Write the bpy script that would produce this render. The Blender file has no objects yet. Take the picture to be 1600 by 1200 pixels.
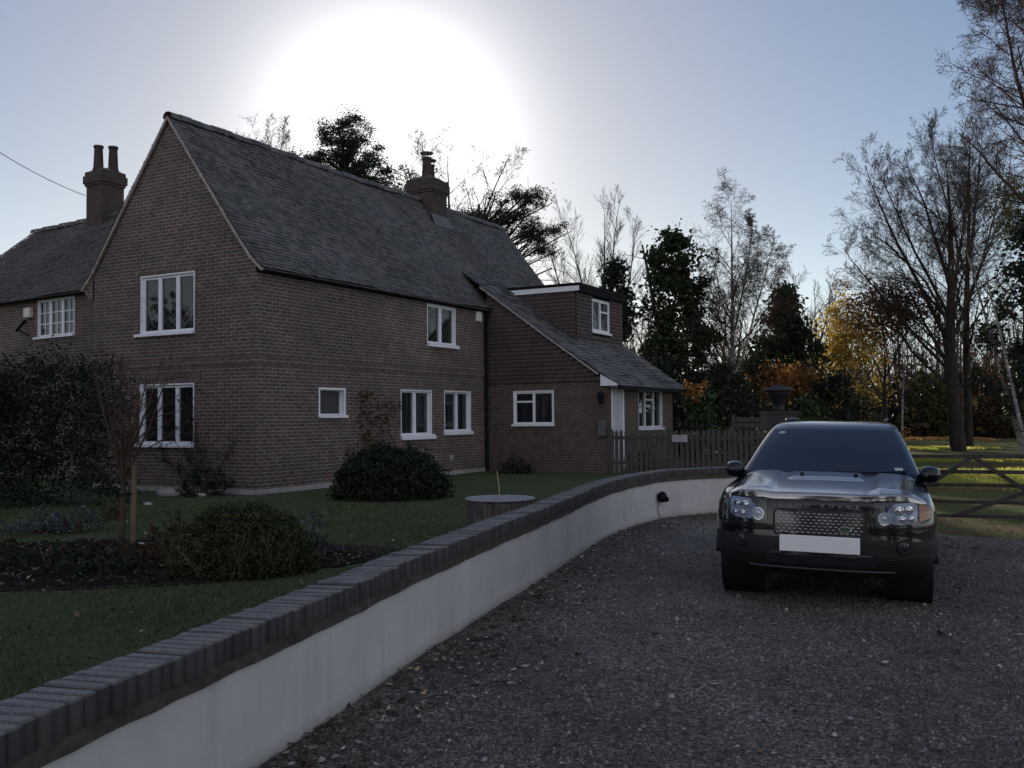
import bpy, math, random
import numpy as np
from mathutils import Vector, Matrix

random.seed(7)
RNG = np.random.default_rng(11)
scene = bpy.context.scene
COL = scene.collection

# ------------------------------------------------------------------ camera
F_PX, PITCH, ROLL, HYAW, CAM_H = 1500.0, 0.0350, -0.0090, 0.505, 1.65
_F = np.array([0, math.cos(PITCH), math.sin(PITCH)])
_R0 = np.array([1.0, 0, 0]); _U0 = np.cross(_R0, _F)
_R = math.cos(ROLL) * _R0 + math.sin(ROLL) * _U0
_U = -math.sin(ROLL) * _R0 + math.cos(ROLL) * _U0
cam_d = bpy.data.cameras.new("camera")
cam_d.sensor_width = 36.0
cam_d.lens = F_PX / 1600 * 36
cam_d.clip_start = 0.05
cam_d.clip_end = 2000
cam = bpy.data.objects.new("camera", cam_d)
COL.objects.link(cam)
cam.matrix_world = Matrix(((_R[0], _U[0], -_F[0], 0), (_R[1], _U[1], -_F[1], 0),
                           (_R[2], _U[2], -_F[2], CAM_H), (0, 0, 0, 1)))
scene.camera = cam

# ------------------------------------------------------------------ sky and sun
DUST, OZ, STR, KNEE, EXPN, TINT, A1, A2 = 0.6, 2.0, 0.10, 4.0, -0.55, (0.80, 0.80, 0.87), 14.5, 1.05
A3, BCOL, A4 = 6.0, (1.0, 0.80, 0.68), 9.0
SUN_EL, SUN_AZ = math.radians(16.3), math.radians(-7.2)      # azimuth clockwise from +Y
world = bpy.data.worlds.new("World")
scene.world = world
world.use_nodes = True
wn = world.node_tree.nodes; wl = world.node_tree.links
wn.clear()
wout = wn.new("ShaderNodeOutputWorld"); wbg = wn.new("ShaderNodeBackground")
sky = wn.new("ShaderNodeTexSky")
sky.sky_type = 'NISHITA'
sky.sun_disc = False
sky.sun_elevation = SUN_EL
sky.sun_rotation = SUN_AZ
sky.altitude = 50
sky.air_density = 1.0
sky.dust_density = DUST
sky.ozone_density = OZ
wbg.inputs[1].default_value = STR
SUN_DIR = np.array([math.sin(SUN_AZ) * math.cos(SUN_EL), math.cos(SUN_AZ) * math.cos(SUN_EL), math.sin(SUN_EL)])
# brightness range of the sky compressed to lift shaded fronts, plus an aureole round the sun
hs = wn.new("ShaderNodeSeparateColor"); wl.new(sky.outputs[0], hs.inputs[0])
def wmath(op, a, b=None):
    m = wn.new("ShaderNodeMath"); m.operation = op
    for i, v in enumerate((a, b)):
        if v is None: continue
        if hasattr(v, 'links'): wl.new(v, m.inputs[i])
        else: m.inputs[i].default_value = v
    return m.outputs[0]
lum = wmath('ADD', wmath('MULTIPLY', hs.outputs[0], .25), wmath('ADD', wmath('MULTIPLY', hs.outputs[1], .6), wmath('MULTIPLY', hs.outputs[2], .15)))
even = wmath('POWER', wmath('ADD', wmath('MULTIPLY', lum, 1 / KNEE), .02), EXPN)
sc_ = wn.new("ShaderNodeVectorMath"); sc_.operation = 'SCALE'; wl.new(sky.outputs[0], sc_.inputs[0]); wl.new(even, sc_.inputs['Scale'])
tint = wn.new("ShaderNodeVectorMath"); tint.operation = 'MULTIPLY'; wl.new(sc_.outputs[0], tint.inputs[0]); tint.inputs[1].default_value = TINT
geo_ = wn.new("ShaderNodeTexCoord"); dt = wn.new("ShaderNodeVectorMath"); dt.operation = 'DOT_PRODUCT'
wl.new(geo_.outputs['Generated'], dt.inputs[0]); dt.inputs[1].default_value = tuple(SUN_DIR)
cosv = wmath('MAXIMUM', dt.outputs['Value'], 0.0)
aur = wmath('ADD', wmath('MULTIPLY', wmath('POWER', cosv, 180.0), A1), wmath('MULTIPLY', wmath('POWER', cosv, 14.0), A2))
ac = wn.new("ShaderNodeVectorMath"); ac.operation = 'SCALE'; ac.inputs[0].default_value = (.97, .99, 1.0); wl.new(wmath('MINIMUM', aur, 8.0), ac.inputs['Scale'])
ad_ = wn.new("ShaderNodeVectorMath"); ad_.operation = 'ADD'; wl.new(tint.outputs[0], ad_.inputs[0]); wl.new(ac.outputs[0], ad_.inputs[1])
# warm fill added to the sky behind the camera to light shaded fronts, and the pale band above the horizon
back = wmath('MULTIPLY', wmath('POWER', wmath('MAXIMUM', wmath('MULTIPLY', wmath('SUBTRACT', .45, dt.outputs['Value']), .69), 0.0), .8), A3)
bc = wn.new("ShaderNodeVectorMath"); bc.operation = 'SCALE'; bc.inputs[0].default_value = BCOL; wl.new(back, bc.inputs['Scale'])
spz = wn.new("ShaderNodeSeparateXYZ"); wl.new(geo_.outputs['Generated'], spz.inputs[0])
low = wmath('MULTIPLY', wmath('POWER', wmath('SUBTRACT', 1.0, wmath('MINIMUM', wmath('ABSOLUTE', spz.outputs[2]), 1.0)), 7.0), A4)
hc = wn.new("ShaderNodeVectorMath"); hc.operation = 'SCALE'; hc.inputs[0].default_value = (.82, 1.0, 1.10); wl.new(low, hc.inputs['Scale'])
ad2 = wn.new("ShaderNodeVectorMath"); ad2.operation = 'ADD'; wl.new(bc.outputs[0], ad2.inputs[0]); wl.new(hc.outputs[0], ad2.inputs[1])
ad3 = wn.new("ShaderNodeVectorMath"); ad3.operation = 'ADD'; wl.new(ad_.outputs[0], ad3.inputs[0]); wl.new(ad2.outputs[0], ad3.inputs[1])
wl.new(ad3.outputs[0], wbg.inputs[0]); wl.new(wbg.outputs[0], wout.inputs[0])
sun_d = bpy.data.lights.new("sun", 'SUN')
sun_d.energy = 5.0
sun_d.angle = math.radians(0.5)
sun_d.color = (1.0, 0.86, 0.68)
sun = bpy.data.objects.new("sun", sun_d)
COL.objects.link(sun)
sun.rotation_euler = Vector((-SUN_DIR[0], -SUN_DIR[1], -SUN_DIR[2])).to_track_quat('-Z', 'Y').to_euler()
sun.location = (0, 0, 60)
scene.view_settings.view_transform = 'Standard'
scene.view_settings.look = 'None'
scene.view_settings.gamma = 1.0
scene.view_settings.use_curve_mapping = False
scene.view_settings.exposure = 0.0
scene.render.resolution_x = 1024
scene.render.resolution_y = 768
scene.cycles.max_bounces = 6
scene.cycles.diffuse_bounces = 3
scene.cycles.glossy_bounces = 3
scene.cycles.transparent_max_bounces = 6

# ------------------------------------------------------------------ helpers
def at(px, py, Y):
    """world point at distance Y that lies in the photograph's direction px, py"""
    d = _R * (px - 800) / F_PX - _U * (py - 600) / F_PX + _F
    t = Y / d[1]
    return np.array([0, 0, CAM_H]) + d * t

def tag(o, label=None, cat=None, group=None, kind=None):
    if label: o['label'] = label
    if cat: o['category'] = cat
    if group: o['group'] = group
    if kind: o['kind'] = kind
    return o

def empty(name, loc=(0, 0, 0), rz=0.0, label=None, cat=None, group=None):
    o = bpy.data.objects.new(name, None)
    COL.objects.link(o)
    o.location = loc; o.rotation_euler = (0, 0, rz)
    o.empty_display_size = 0.2
    return tag(o, label, cat, group)

def face_uv(me):
    """metric UVs: along the horizontal tangent and up the face"""
    n = len(me.polygons)
    nl = len(me.loops)
    nor = np.empty(n * 3); me.polygons.foreach_get('normal', nor); nor = nor.reshape(-1, 3)
    tot = np.empty(n, dtype=np.int32); me.polygons.foreach_get('loop_total', tot)
    vi = np.empty(nl, dtype=np.int32); me.loops.foreach_get('vertex_index', vi)
    co = np.empty(len(me.vertices) * 3); me.vertices.foreach_get('co', co); co = co.reshape(-1, 3)
    N = np.repeat(nor, tot, axis=0)
    T = np.stack([-N[:, 1], N[:, 0], np.zeros(nl)], 1)
    ln = np.linalg.norm(T, axis=1)
    T[ln < 1e-3] = (1, 0, 0); ln[ln < 1e-3] = 1
    T /= ln[:, None]
    B = np.cross(N, T)
    P = co[vi]
    uv = np.stack([(P * T).sum(1), (P * B).sum(1)], 1)
    lay = me.uv_layers.new(name='UVMap')
    lay.data.foreach_set('uv', uv.ravel())

def link_mesh(name, me, mat, parent=None):
    if mat: me.materials.append(mat)
    o = bpy.data.objects.new(name, me)
    COL.objects.link(o)
    if parent: o.parent = parent
    return o

def np_mesh(name, V, Fc, mat, parent=None, uv=False, smooth=False):
    """V (n,3), Fc (m,k) numpy"""
    V = np.asarray(V, dtype=np.float32); Fc = np.asarray(Fc, dtype=np.int32)
    me = bpy.data.meshes.new(name)
    m, k = Fc.shape
    me.vertices.add(len(V)); me.vertices.foreach_set('co', V.ravel())
    me.loops.add(m * k); me.loops.foreach_set('vertex_index', Fc.ravel())
    me.polygons.add(m)
    me.polygons.foreach_set('loop_start', np.arange(0, m * k, k, dtype=np.int32))
    me.polygons.foreach_set('loop_total', np.full(m, k, dtype=np.int32))
    if smooth: me.polygons.foreach_set('use_smooth', np.ones(m, dtype=bool))
    me.update(calc_edges=True)
    if uv: face_uv(me)
    return link_mesh(name, me, mat, parent)

def nrm(a):
    a = np.asarray(a, float); return a / (np.linalg.norm(a) + 1e-12)

class MB:
    def __init__(s): s.v = []; s.f = []
    def add(s, vs, fs):
        b = len(s.v); s.v += [tuple(map(float, p)) for p in vs]; s.f += [tuple(b + i for i in f) for f in fs]; return s
    def quad(s, a, b, c, d): return s.add([a, b, c, d], [(0, 1, 2, 3)])
    def poly(s, pts): return s.add(pts, [tuple(range(len(pts)))])
    def box(s, x0, x1, y0, y1, z0, z1):
        x0, x1 = sorted((x0, x1)); y0, y1 = sorted((y0, y1)); z0, z1 = sorted((z0, z1))
        vs = [(x0, y0, z0), (x1, y0, z0), (x1, y1, z0), (x0, y1, z0), (x0, y0, z1), (x1, y0, z1), (x1, y1, z1), (x0, y1, z1)]
        return s.add(vs, [(0, 3, 2, 1), (4, 5, 6, 7), (0, 1, 5, 4), (1, 2, 6, 5), (2, 3, 7, 6), (3, 0, 4, 7)])
    def obox(s, c, ax, ay, az):
        c, ax, ay, az = map(lambda q: np.asarray(q, float), (c, ax, ay, az))
        vs = [c + i * ax + j * ay + k * az for k in (-1, 1) for j in (-1, 1) for i in (-1, 1)]
        return s.add(vs, [(0, 2, 3, 1), (4, 5, 7, 6), (0, 1, 5, 4), (1, 3, 7, 5), (3, 2, 6, 7), (2, 0, 4, 6)])
    def bar(s, a, b, w, h, up=(0, 0, 1)):
        a = np.asarray(a, float); b = np.asarray(b, float); d = b - a; L = np.linalg.norm(d); d /= L
        sd = np.cross(d, up)
        if np.linalg.norm(sd) < 1e-4: sd = np.cross(d, (1, 0, 0))
        sd = nrm(sd); u = np.cross(sd, d)
        return s.obox((a + b) / 2, d * L / 2, sd * w / 2, u * h / 2)
    def tube(s, pts, rad, k=8, cap=True):
        pts = [np.asarray(p, float) for p in pts]; n = len(pts)
        if not hasattr(rad, '__len__'): rad = [rad] * n
        base = len(s.v); ref = None
        for i in range(n):
            d = nrm(pts[min(i + 1, n - 1)] - pts[max(i - 1, 0)])
            if ref is None:
                ref = np.cross(d, (0, 0, 1))
                if np.linalg.norm(ref) < 1e-3: ref = np.cross(d, (1, 0, 0))
            ref = nrm(ref - d * (ref @ d)); b = np.cross(d, ref)
            for j in range(k):
                a = 2 * math.pi * j / k
                s.v.append(tuple(pts[i] + rad[i] * (math.cos(a) * ref + math.sin(a) * b)))
        for i in range(n - 1):
            for j in range(k):
                j2 = (j + 1) % k
                s.f.append((base + i * k + j, base + i * k + j2, base + (i + 1) * k + j2, base + (i + 1) * k + j))
        if cap:
            s.f.append(tuple(base + j for j in range(k))[::-1]); s.f.append(tuple(base + (n - 1) * k + j for j in range(k)))
        return s
    def lathe(s, prof, c=(0, 0, 0), axis=(0, 0, 1), k=24, cap=False):
        ax = nrm(axis); r = np.cross(ax, (0, 0, 1))
        if np.linalg.norm(r) < 1e-3: r = np.array([1.0, 0, 0])
        r = nrm(r); b = np.cross(ax, r); c = np.asarray(c, float); base = len(s.v); n = len(prof)
        for (rr, h) in prof:
            for j in range(k):
                a = 2 * math.pi * j / k
                s.v.append(tuple(c + ax * h + rr * (math.cos(a) * r + math.sin(a) * b)))
        for i in range(n - 1):
            for j in range(k):
                j2 = (j + 1) % k
                s.f.append((base + i * k + j, base + i * k + j2, base + (i + 1) * k + j2, base + (i + 1) * k + j))
        if cap:
            s.f.append(tuple(base + j for j in range(k))[::-1]); s.f.append(tuple(base + (n - 1) * k + j for j in range(k)))
        return s
    def grid(s, P, flip=False):
        """P: rows of points"""
        base = len(s.v); R = len(P); Cn = len(P[0])
        for row in P:
            for p in row: s.v.append(tuple(map(float, p)))
        for i in range(R - 1):
            for j in range(Cn - 1):
                q = (base + i * Cn + j, base + i * Cn + j + 1, base + (i + 1) * Cn + j + 1, base + (i + 1) * Cn + j)
                s.f.append(q[::-1] if flip else q)
        return s
    def build(s, name, mat, parent=None, uv=False, smooth=False, bevel=0):
        me = bpy.data.meshes.new(name)
        me.from_pydata(s.v, [], s.f)
        me.validate()
        if smooth: me.polygons.foreach_set('use_smooth', [True] * len(me.polygons))
        me.update()
        if uv: face_uv(me)
        o = link_mesh(name, me, mat, parent)
        if bevel:
            m = o.modifiers.new('bevel', 'BEVEL'); m.width = bevel; m.segments = 1; m.limit_method = 'ANGLE'
        return o

# ------------------------------------------------------------------ materials
class NT:
    def __init__(s, name):
        s.m = bpy.data.materials.new(name); s.m.use_nodes = True
        s.t = s.m.node_tree; s.n = s.t.nodes; s.l = s.t.links
        s.b = s.n['Principled BSDF']; s.o = s.n['Material Output']
    def node(s, t, **k):
        x = s.n.new(t)
        for a, v in k.items(): setattr(x, a, v)
        return x
    def val(s, sock, v):
        if hasattr(v, 'is_linked') or hasattr(v, 'links'): s.l.new(v, sock)
        else: sock.default_value = v
    def coord(s, kind='Object', scale=1.0):
        c = s.node('ShaderNodeTexCoord'); m = s.node('ShaderNodeMapping')
        m.inputs['Scale'].default_value = scale if hasattr(scale, '__len__') else (scale,) * 3
        s.l.new(c.outputs[kind], m.inputs['Vector']); return m.outputs[0]
    def noise(s, vec, scale, detail=4, rough=.55):
        n = s.node('ShaderNodeTexNoise'); n.inputs['Scale'].default_value = scale
        n.inputs['Detail'].default_value = detail; n.inputs['Roughness'].default_value = rough
        if vec: s.l.new(vec, n.inputs['Vector'])
        return n.outputs['Fac']
    def ramp(s, fac, stops):
        r = s.node('ShaderNodeValToRGB'); e = r.color_ramp.elements
        while len(e) > 1: e.remove(e[-1])
        for i, (p, c) in enumerate(stops):
            x = e[0] if i == 0 else e.new(p)
            x.position = p
            x.color = (c[0], c[1], c[2], 1) if hasattr(c, '__len__') else (c, c, c, 1)
        s.l.new(fac, r.inputs[0]); return r.outputs[0]
    def mix(s, fac, a, b, mode='MIX'):
        m = s.node('ShaderNodeMix', data_type='RGBA', blend_type=mode)
        for sock, v in ((m.inputs[0], fac), (m.inputs[6], a), (m.inputs[7], b)):
            if hasattr(v, 'links'): s.l.new(v, sock)
            elif hasattr(v, '__len__'): sock.default_value = (v[0], v[1], v[2], 1)
            else: sock.default_value = v
        return m.outputs[2]
    def bump(s, h, strength=.5, dist=.02):
        b = s.node('ShaderNodeBump'); b.inputs['Strength'].default_value = strength; b.inputs['Distance'].default_value = dist
        s.l.new(h, b.inputs['Height']); s.l.new(b.outputs[0], s.b.inputs['Normal']); return b
    def island(s):
        g = s.node('ShaderNodeNewGeometry'); return g.outputs['Random Per Island']
    def base(s, v, rough=.8, spec=.3):
        if hasattr(v, 'links'): s.l.new(v, s.b.inputs['Base Color'])
        else: s.b.inputs['Base Color'].default_value = (v[0], v[1], v[2], 1)
        if hasattr(rough, 'links'): s.l.new(rough, s.b.inputs['Roughness'])
        else: s.b.inputs['Roughness'].default_value = rough
        s.b.inputs['Specular IOR Level'].default_value = spec
        return s

def simple(name, col, rough=.6, spec=.3, var=.25, scale=6, bump=0.0, metal=0):
    n = NT(name); c = n.coord('Object')
    f = n.noise(c, scale, 5, .6)
    lo = [x * (1 - var) for x in col]; hi = [min(1, x * (1 + var)) for x in col]
    n.base(n.ramp(f, [(.3, lo), (.7, hi)]), rough, spec)
    n.b.inputs['Metallic'].default_value = metal
    if bump: n.bump(n.noise(c, scale * 6, 4, .6), bump, .01)
    return n.m

def brick_mat(name, c1, c2, mortar, bw=.225, rh=.075, ms=.011, swap=False, stain=.55):
    n = NT(name)
    uv = n.coord('UV')
    if swap:
        m = n.node('ShaderNodeMapping'); m.inputs['Rotation'].default_value = (0, 0, math.pi / 2); n.l.new(uv, m.inputs['Vector']); uv = m.outputs[0]
    # slight unevenness of the courses
    nz = n.node('ShaderNodeTexNoise'); nz.inputs['Scale'].default_value = 1.3; nz.inputs['Detail'].default_value = 2
    n.l.new(uv, nz.inputs['Vector'])
    ad = n.node('ShaderNodeVectorMath', operation='MULTIPLY_ADD'); ad.inputs[1].default_value = (.012, .012, 0)
    n.l.new(nz.outputs['Color'], ad.inputs[0]); n.l.new(uv, ad.inputs[2])
    uvw = ad.outputs[0]
    b = n.node('ShaderNodeTexBrick'); b.offset = .5
    b.inputs['Scale'].default_value = 1; b.inputs['Brick Width'].default_value = bw; b.inputs['Row Height'].default_value = rh
    b.inputs['Mortar Size'].default_value = ms; b.inputs['Mortar Smooth'].default_value = .35; b.inputs['Bias'].default_value = -.1
    b.inputs['Color1'].default_value = (*c1, 1); b.inputs['Color2'].default_value = (*c2, 1); b.inputs['Mortar'].default_value = (*mortar, 1)
    n.l.new(uvw, b.inputs['Vector'])
    f1 = n.noise(uv, 26, 4, .7); f2 = n.noise(uv, .9, 5, .65); f3 = n.noise(uv, 5.5, 4, .6)
    c = n.mix(1, b.outputs['Color'], n.ramp(f1, [(.25, .55), (.75, 1.35)]), 'MULTIPLY')
    c = n.mix(1, c, n.ramp(f3, [(.3, .72), (.7, 1.2)]), 'MULTIPLY')
    c = n.mix(1, c, n.ramp(n.noise(uv, .42, 6, .7), [(.3, .72), (.7, 1.22)]), 'MULTIPLY')
    c = n.mix(n.ramp(n.noise(n.coord('UV', (2.2, .35, 1)), 1.0, 5, .65), [(.60, 0), (.80, .35)]), c, (.20, .195, .18))
    c = n.mix(n.ramp(f2, [(.42, 0), (.68, stain)]), c, (.075, .072, .058))
    n.base(c, .88, .2)
    h = n.mix(.35, b.outputs['Fac'], n.noise(uv, 60, 3, .6))
    inv = n.node('ShaderNodeInvert'); n.l.new(h, inv.inputs['Color'])
    n.bump(inv.outputs[0], .6, .012)
    return n.m

def tile_mat(name, lo, hi, moss=(.05, .055, .03), rough=.6, amt=.5):
    n = NT(name); c = n.coord('Object')
    r = n.island()
    col = n.ramp(r, [(0, lo), (.5, [(a + b) / 2 for a, b in zip(lo, hi)]), (1, hi)])
    f = n.noise(c, 1.1, 5, .65)
    col = n.mix(n.ramp(f, [(.45, 0), (.75, amt)]), col, moss)
    col = n.mix(1, col, n.ramp(n.noise(c, 30, 3, .6), [(.2, .7), (.8, 1.25)]), 'MULTIPLY')
    col = n.mix(1, col, n.ramp(n.noise(c, .45, 5, .7), [(.3, .85), (.7, 1.12)]), 'MULTIPLY')
    n.base(col, rough, .5)
    n.bump(n.noise(c, 45, 3, .6), .35, .008)
    return n.m

def leaf_mat(name, stops, trans=.35, rough=.6, tcol=None):
    n = NT(name); r = n.island()
    col = n.ramp(r, stops)
    n.base(col, rough, .25)
    t = n.node('ShaderNodeBsdfTranslucent')
    if tcol: t.inputs[0].default_value = (*tcol, 1)
    else: n.l.new(col, t.inputs[0])
    m = n.node('ShaderNodeMixShader'); m.inputs[0].default_value = trans
    n.l.new(n.b.outputs[0], m.inputs[1]); n.l.new(t.outputs[0], m.inputs[2]); n.l.new(m.outputs[0], n.o.inputs[0])
    return n.m

def glass_mat(name, col=(.012, .014, .018), rough=.03, lattice=False, curtain=None):
    n = NT(name)
    c = n.coord('Object')
    colr = col
    if curtain:
        colr = n.mix(n.ramp(n.noise(n.coord('Object', (9, 9, .4)), 1.0, 2, .5), [(.45, 0), (.6, 1)]), col, curtain)
    n.base(colr, rough, .5)
    n.b.inputs['IOR'].default_value = 1.5
    wv = n.noise(c, 2.2, 2, .5)
    if lattice:
        uv = n.coord('UV')
        m = n.node('ShaderNodeMapping'); m.inputs['Rotation'].default_value = (0, 0, math.radians(52)); m.inputs['Scale'].default_value = (1, 1, 1)
        n.l.new(uv, m.inputs['Vector'])
        b = n.node('ShaderNodeTexBrick'); b.offset = 0; b.inputs['Scale'].default_value = 1; b.inputs['Brick Width'].default_value = .13
        b.inputs['Row Height'].default_value = .13; b.inputs['Mortar Size'].default_value = .006; b.inputs['Mortar Smooth'].default_value = 0
        n.l.new(m.outputs[0], b.inputs['Vector'])
        n.l.new(n.mix(b.outputs['Fac'], colr, (.06, .06, .06)), n.b.inputs['Base Color'])
        n.l.new(n.ramp(b.outputs['Fac'], [(0, rough), (1, .5)]), n.b.inputs['Roughness'])
    n.bump(wv, .06, .05)
    return n.m

M = {}
M['brick'] = brick_mat('old red brown brick', (.150, .088, .071), (.088, .066, .060), (.25, .24, .225))
M['brick_lintel'] = brick_mat('soldier brick', (.15, .08, .06), (.07, .05, .045), (.22, .21, .19), swap=True)
M['brick_ext'] = brick_mat('extension brick', (.13, .082, .064), (.088, .064, .054), (.15, .14, .125))
M['brick_chimney'] = brick_mat('chimney brick', (.085, .05, .04), (.06, .042, .037), (.09, .085, .08))
M['tile_roof'] = tile_mat('brown clay roof tile', (.055, .055, .057), (.145, .135, .135))
M['tile_ext'] = tile_mat('grey brown roof tile', (.045, .045, .046), (.17, .165, .165), amt=.35)
M['tile_hung'] = tile_mat('dark red hung tile', (.088, .068, .072), (.135, .092, .094), moss=(.08, .07, .07), amt=.4)
M['tile_cottage'] = tile_mat('weathered cottage tile', (.05, .042, .038), (.10, .08, .07))
M['verge'] = simple('verge mortar', (.32, .28, .25), .9, .2, .35, 9, .4)
M['white'] = simple('white window paint', (.74, .76, .80), .45, .4, .06, 3)
M['white_soft'] = simple('weathered white paint', (.55, .57, .6), .6, .3, .12, 4)
M['door'] = simple('pale grey door paint', (.42, .42, .45), .5, .4, .1, 3)
M['black_plastic'] = simple('black gutter plastic', (.010, .010, .011), .8, .15, .3, 5)
M['lead'] = simple('lead flashing', (.095, .095, .10), .55, .5, .3, 5)
M['terracotta'] = simple('terracotta pot', (.055, .037, .033), .8, .2, .35, 5, .3)
M['glass'] = glass_mat('dark window glass')
M['glass_lattice'] = glass_mat('leaded window glass', lattice=True)
M['glass_curtain'] = glass_mat('curtained window glass', curtain=(.035, .042, .042))
M['glass_brick_reflection'] = glass_mat('glass coloured like reflected brick', (.030, .027, .026), .55)  # rough brown base imitates brickwork reflected in the small side window
M['concrete'] = simple('pale concrete', (.3, .3, .29), .9, .2, .3, 8, .3)
M['alarm'] = simple('cream alarm cover', (.62, .58, .54), .5, .4, .08, 4)

# ------------------------------------------------------------------ house frame
P0 = at(401, 600, 19.0); P0 = np.array([P0[0], P0[1], 0.0])
HU = np.array([math.sin(HYAW), math.cos(HYAW), 0]); HV = np.array([-math.cos(HYAW), math.sin(HYAW), 0])
def W(u, v, z): return P0 + HU * u + HV * v + np.array([0, 0, z])
HROT = math.atan2(HU[1], HU[0])

# ------------------------------------------------------------------ ground
LAWN_Z = .17
M['field'] = None
def ground_material():
    n = NT('rough grass field'); c = n.coord('Object')
    f1 = n.noise(c, .35, 5, .6); f2 = n.noise(c, 9, 5, .7); f3 = n.noise(c, 1.7, 4, .6)
    g = n.ramp(f2, [(.25, (.035, .05, .014)), (.55, (.075, .10, .026)), (.8, (.12, .14, .045))])
    l = n.ramp(f2, [(.3, (.06, .035, .018)), (.7, (.17, .09, .035))])
    col = n.mix(n.ramp(f1, [(.46, 0), (.62, .8)]), g, l)
    col = n.mix(n.ramp(f3, [(.55, 0), (.75, .5)]), col, (.05, .04, .025))
    n.base(col, .95, .1); n.bump(f2, .9, .06); return n.m
def lawn_material():
    n = NT('mown lawn'); c = n.coord('Object')
    f1 = n.noise(c, .8, 5, .6); f2 = n.noise(c, 40, 5, .75)
    g = n.ramp(f2, [(.25, (.042, .058, .026)), (.55, (.08, .106, .045)), (.8, (.115, .14, .062))])
    col = n.mix(n.ramp(f1, [(.4, 0), (.7, .45)]), g, (.05, .055, .02))
    n.base(col, .95, .12); n.bump(f2, 1, .03); return n.m
def gravel_material():
    n = NT('driveway gravel'); c = n.coord('Object')
    v = n.node('ShaderNodeTexVoronoi'); v.inputs['Scale'].default_value = 62; n.l.new(c, v.inputs['Vector'])
    sep = n.node('ShaderNodeSeparateColor'); n.l.new(v.outputs['Color'], sep.inputs[0])
    col = n.ramp(sep.outputs[0], [(0, (.036, .032, .027)), (.45, (.112, .10, .083)), (.85, (.21, .19, .16)), (1, (.42, .39, .34))])
    f1 = n.noise(c, .55, 5, .62); f2 = n.noise(c, 2.6, 5, .65)
    col = n.mix(n.ramp(f1, [(.40, 0), (.66, .65)]), col, (.045, .038, .03))
    col = n.mix(n.ramp(f2, [(.5, 0), (.75, .45)]), col, (.05, .036, .026))
    # worn wheel tracks: streaks that run along the drive, swept clear of leaf mould or packed darker
    rot = n.node('ShaderNodeMapping'); rot.inputs['Rotation'].default_value = (0, 0, math.radians(-17)); n.l.new(c, rot.inputs['Vector'])
    st_ = n.node('ShaderNodeMapping'); st_.inputs['Scale'].default_value = (1.25, .10, 1); n.l.new(rot.outputs[0], st_.inputs['Vector'])
    col = n.mix(1, col, n.ramp(n.noise(st_.outputs[0], 1.0, 4, .6), [(.3, .66), (.7, 1.28)]), 'MULTIPLY')
    n.base(col, .8, .3)
    d = n.ramp(v.outputs['Distance'], [(0, 1), (.6, 0)])
    n.bump(d, .9, .02); return n.m
def soil_material():
    n = NT('garden soil'); c = n.coord('Object'); f = n.noise(c, 14, 6, .7)
    n.base(n.ramp(f, [(.3, (.012, .009, .007)), (.7, (.04, .03, .022))]), .95, .1); n.bump(f, 1, .06); return n.m
MG = dict(field=ground_material(), lawn=lawn_material(), gravel=gravel_material(), soil=soil_material())

# the field: one sheet to the horizon, gently uneven far from the drive
R_ = [0, 4, 8, 12, 16, 20, 24, 28, 32, 36, 42, 48, 56, 66, 80, 110, 160, 260, 420]
V = []; Fc = []
NA = 72
for r in R_:
    for a in range(NA):
        x = r * math.cos(2 * math.pi * a / NA); y = r * math.sin(2 * math.pi * a / NA) + 10
        z = -.012 + (0 if r < 22 else .10 * math.sin(x * .21) * math.sin(y * .17 + .6) * min(1, (r - 22) / 25))
        V.append((x, y, z))
for i in range(len(R_) - 1):
    for a in range(NA):
        b = (a + 1) % NA
        Fc.append((i * NA + a, i * NA + b, (i + 1) * NA + b, (i + 1) * NA + a))
field = np_mesh('field_ground', V, Fc, MG['field'], smooth=True); field['kind'] = 'structure'

# plan of the garden wall's driveway face
WP = np.array([(-2.02, -1.5), (-1.92, 1.0), (-1.70, 2.6), (-1.62, 3.19), (-1.43, 3.90), (-1.24, 4.58), (-1.02, 5.33), (-.66, 6.72), (-.43, 7.48), (-.16, 8.42), (.17, 9.45), (.57, 10.8),
               (1.18, 12.92), (1.64, 14.13), (2.14, 15.13), (2.67, 15.87), (3.62, 16.42), (4.6, 16.75), (5.2, 16.9)])
def smooth_path(P, step=.0375):
    out = []
    n = len(P)
    for i in range(n - 1):
        p0, p1, p2, p3 = P[max(i - 1, 0)], P[i], P[i + 1], P[min(i + 2, n - 1)]
        for t in np.linspace(0, 1, 30, endpoint=False):
            out.append(.5 * ((2 * p1) + (-p0 + p2) * t + (2 * p0 - 5 * p1 + 4 * p2 - p3) * t * t + (-p0 + 3 * p1 - 3 * p2 + p3) * t ** 3))
    out.append(P[-1]); out = np.array(out)
    d = np.concatenate([[0], np.cumsum(np.linalg.norm(np.diff(out, axis=0), axis=1))])
    s = np.arange(0, d[-1], step)
    Q = np.stack([np.interp(s, d, out[:, 0]), np.interp(s, d, out[:, 1])], 1)
    T = np.gradient(Q, axis=0); T /= np.linalg.norm(T, axis=1)[:, None]
    return Q, T, s
WQ, WT, WS = smooth_path(WP)
WN = np.stack([-WT[:, 1], WT[:, 0]], 1)          # towards the lawn (left of the direction of travel)
def wall_top(y): return .50 + np.clip((y - 3) / 13, 0, 1) * .10

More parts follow.
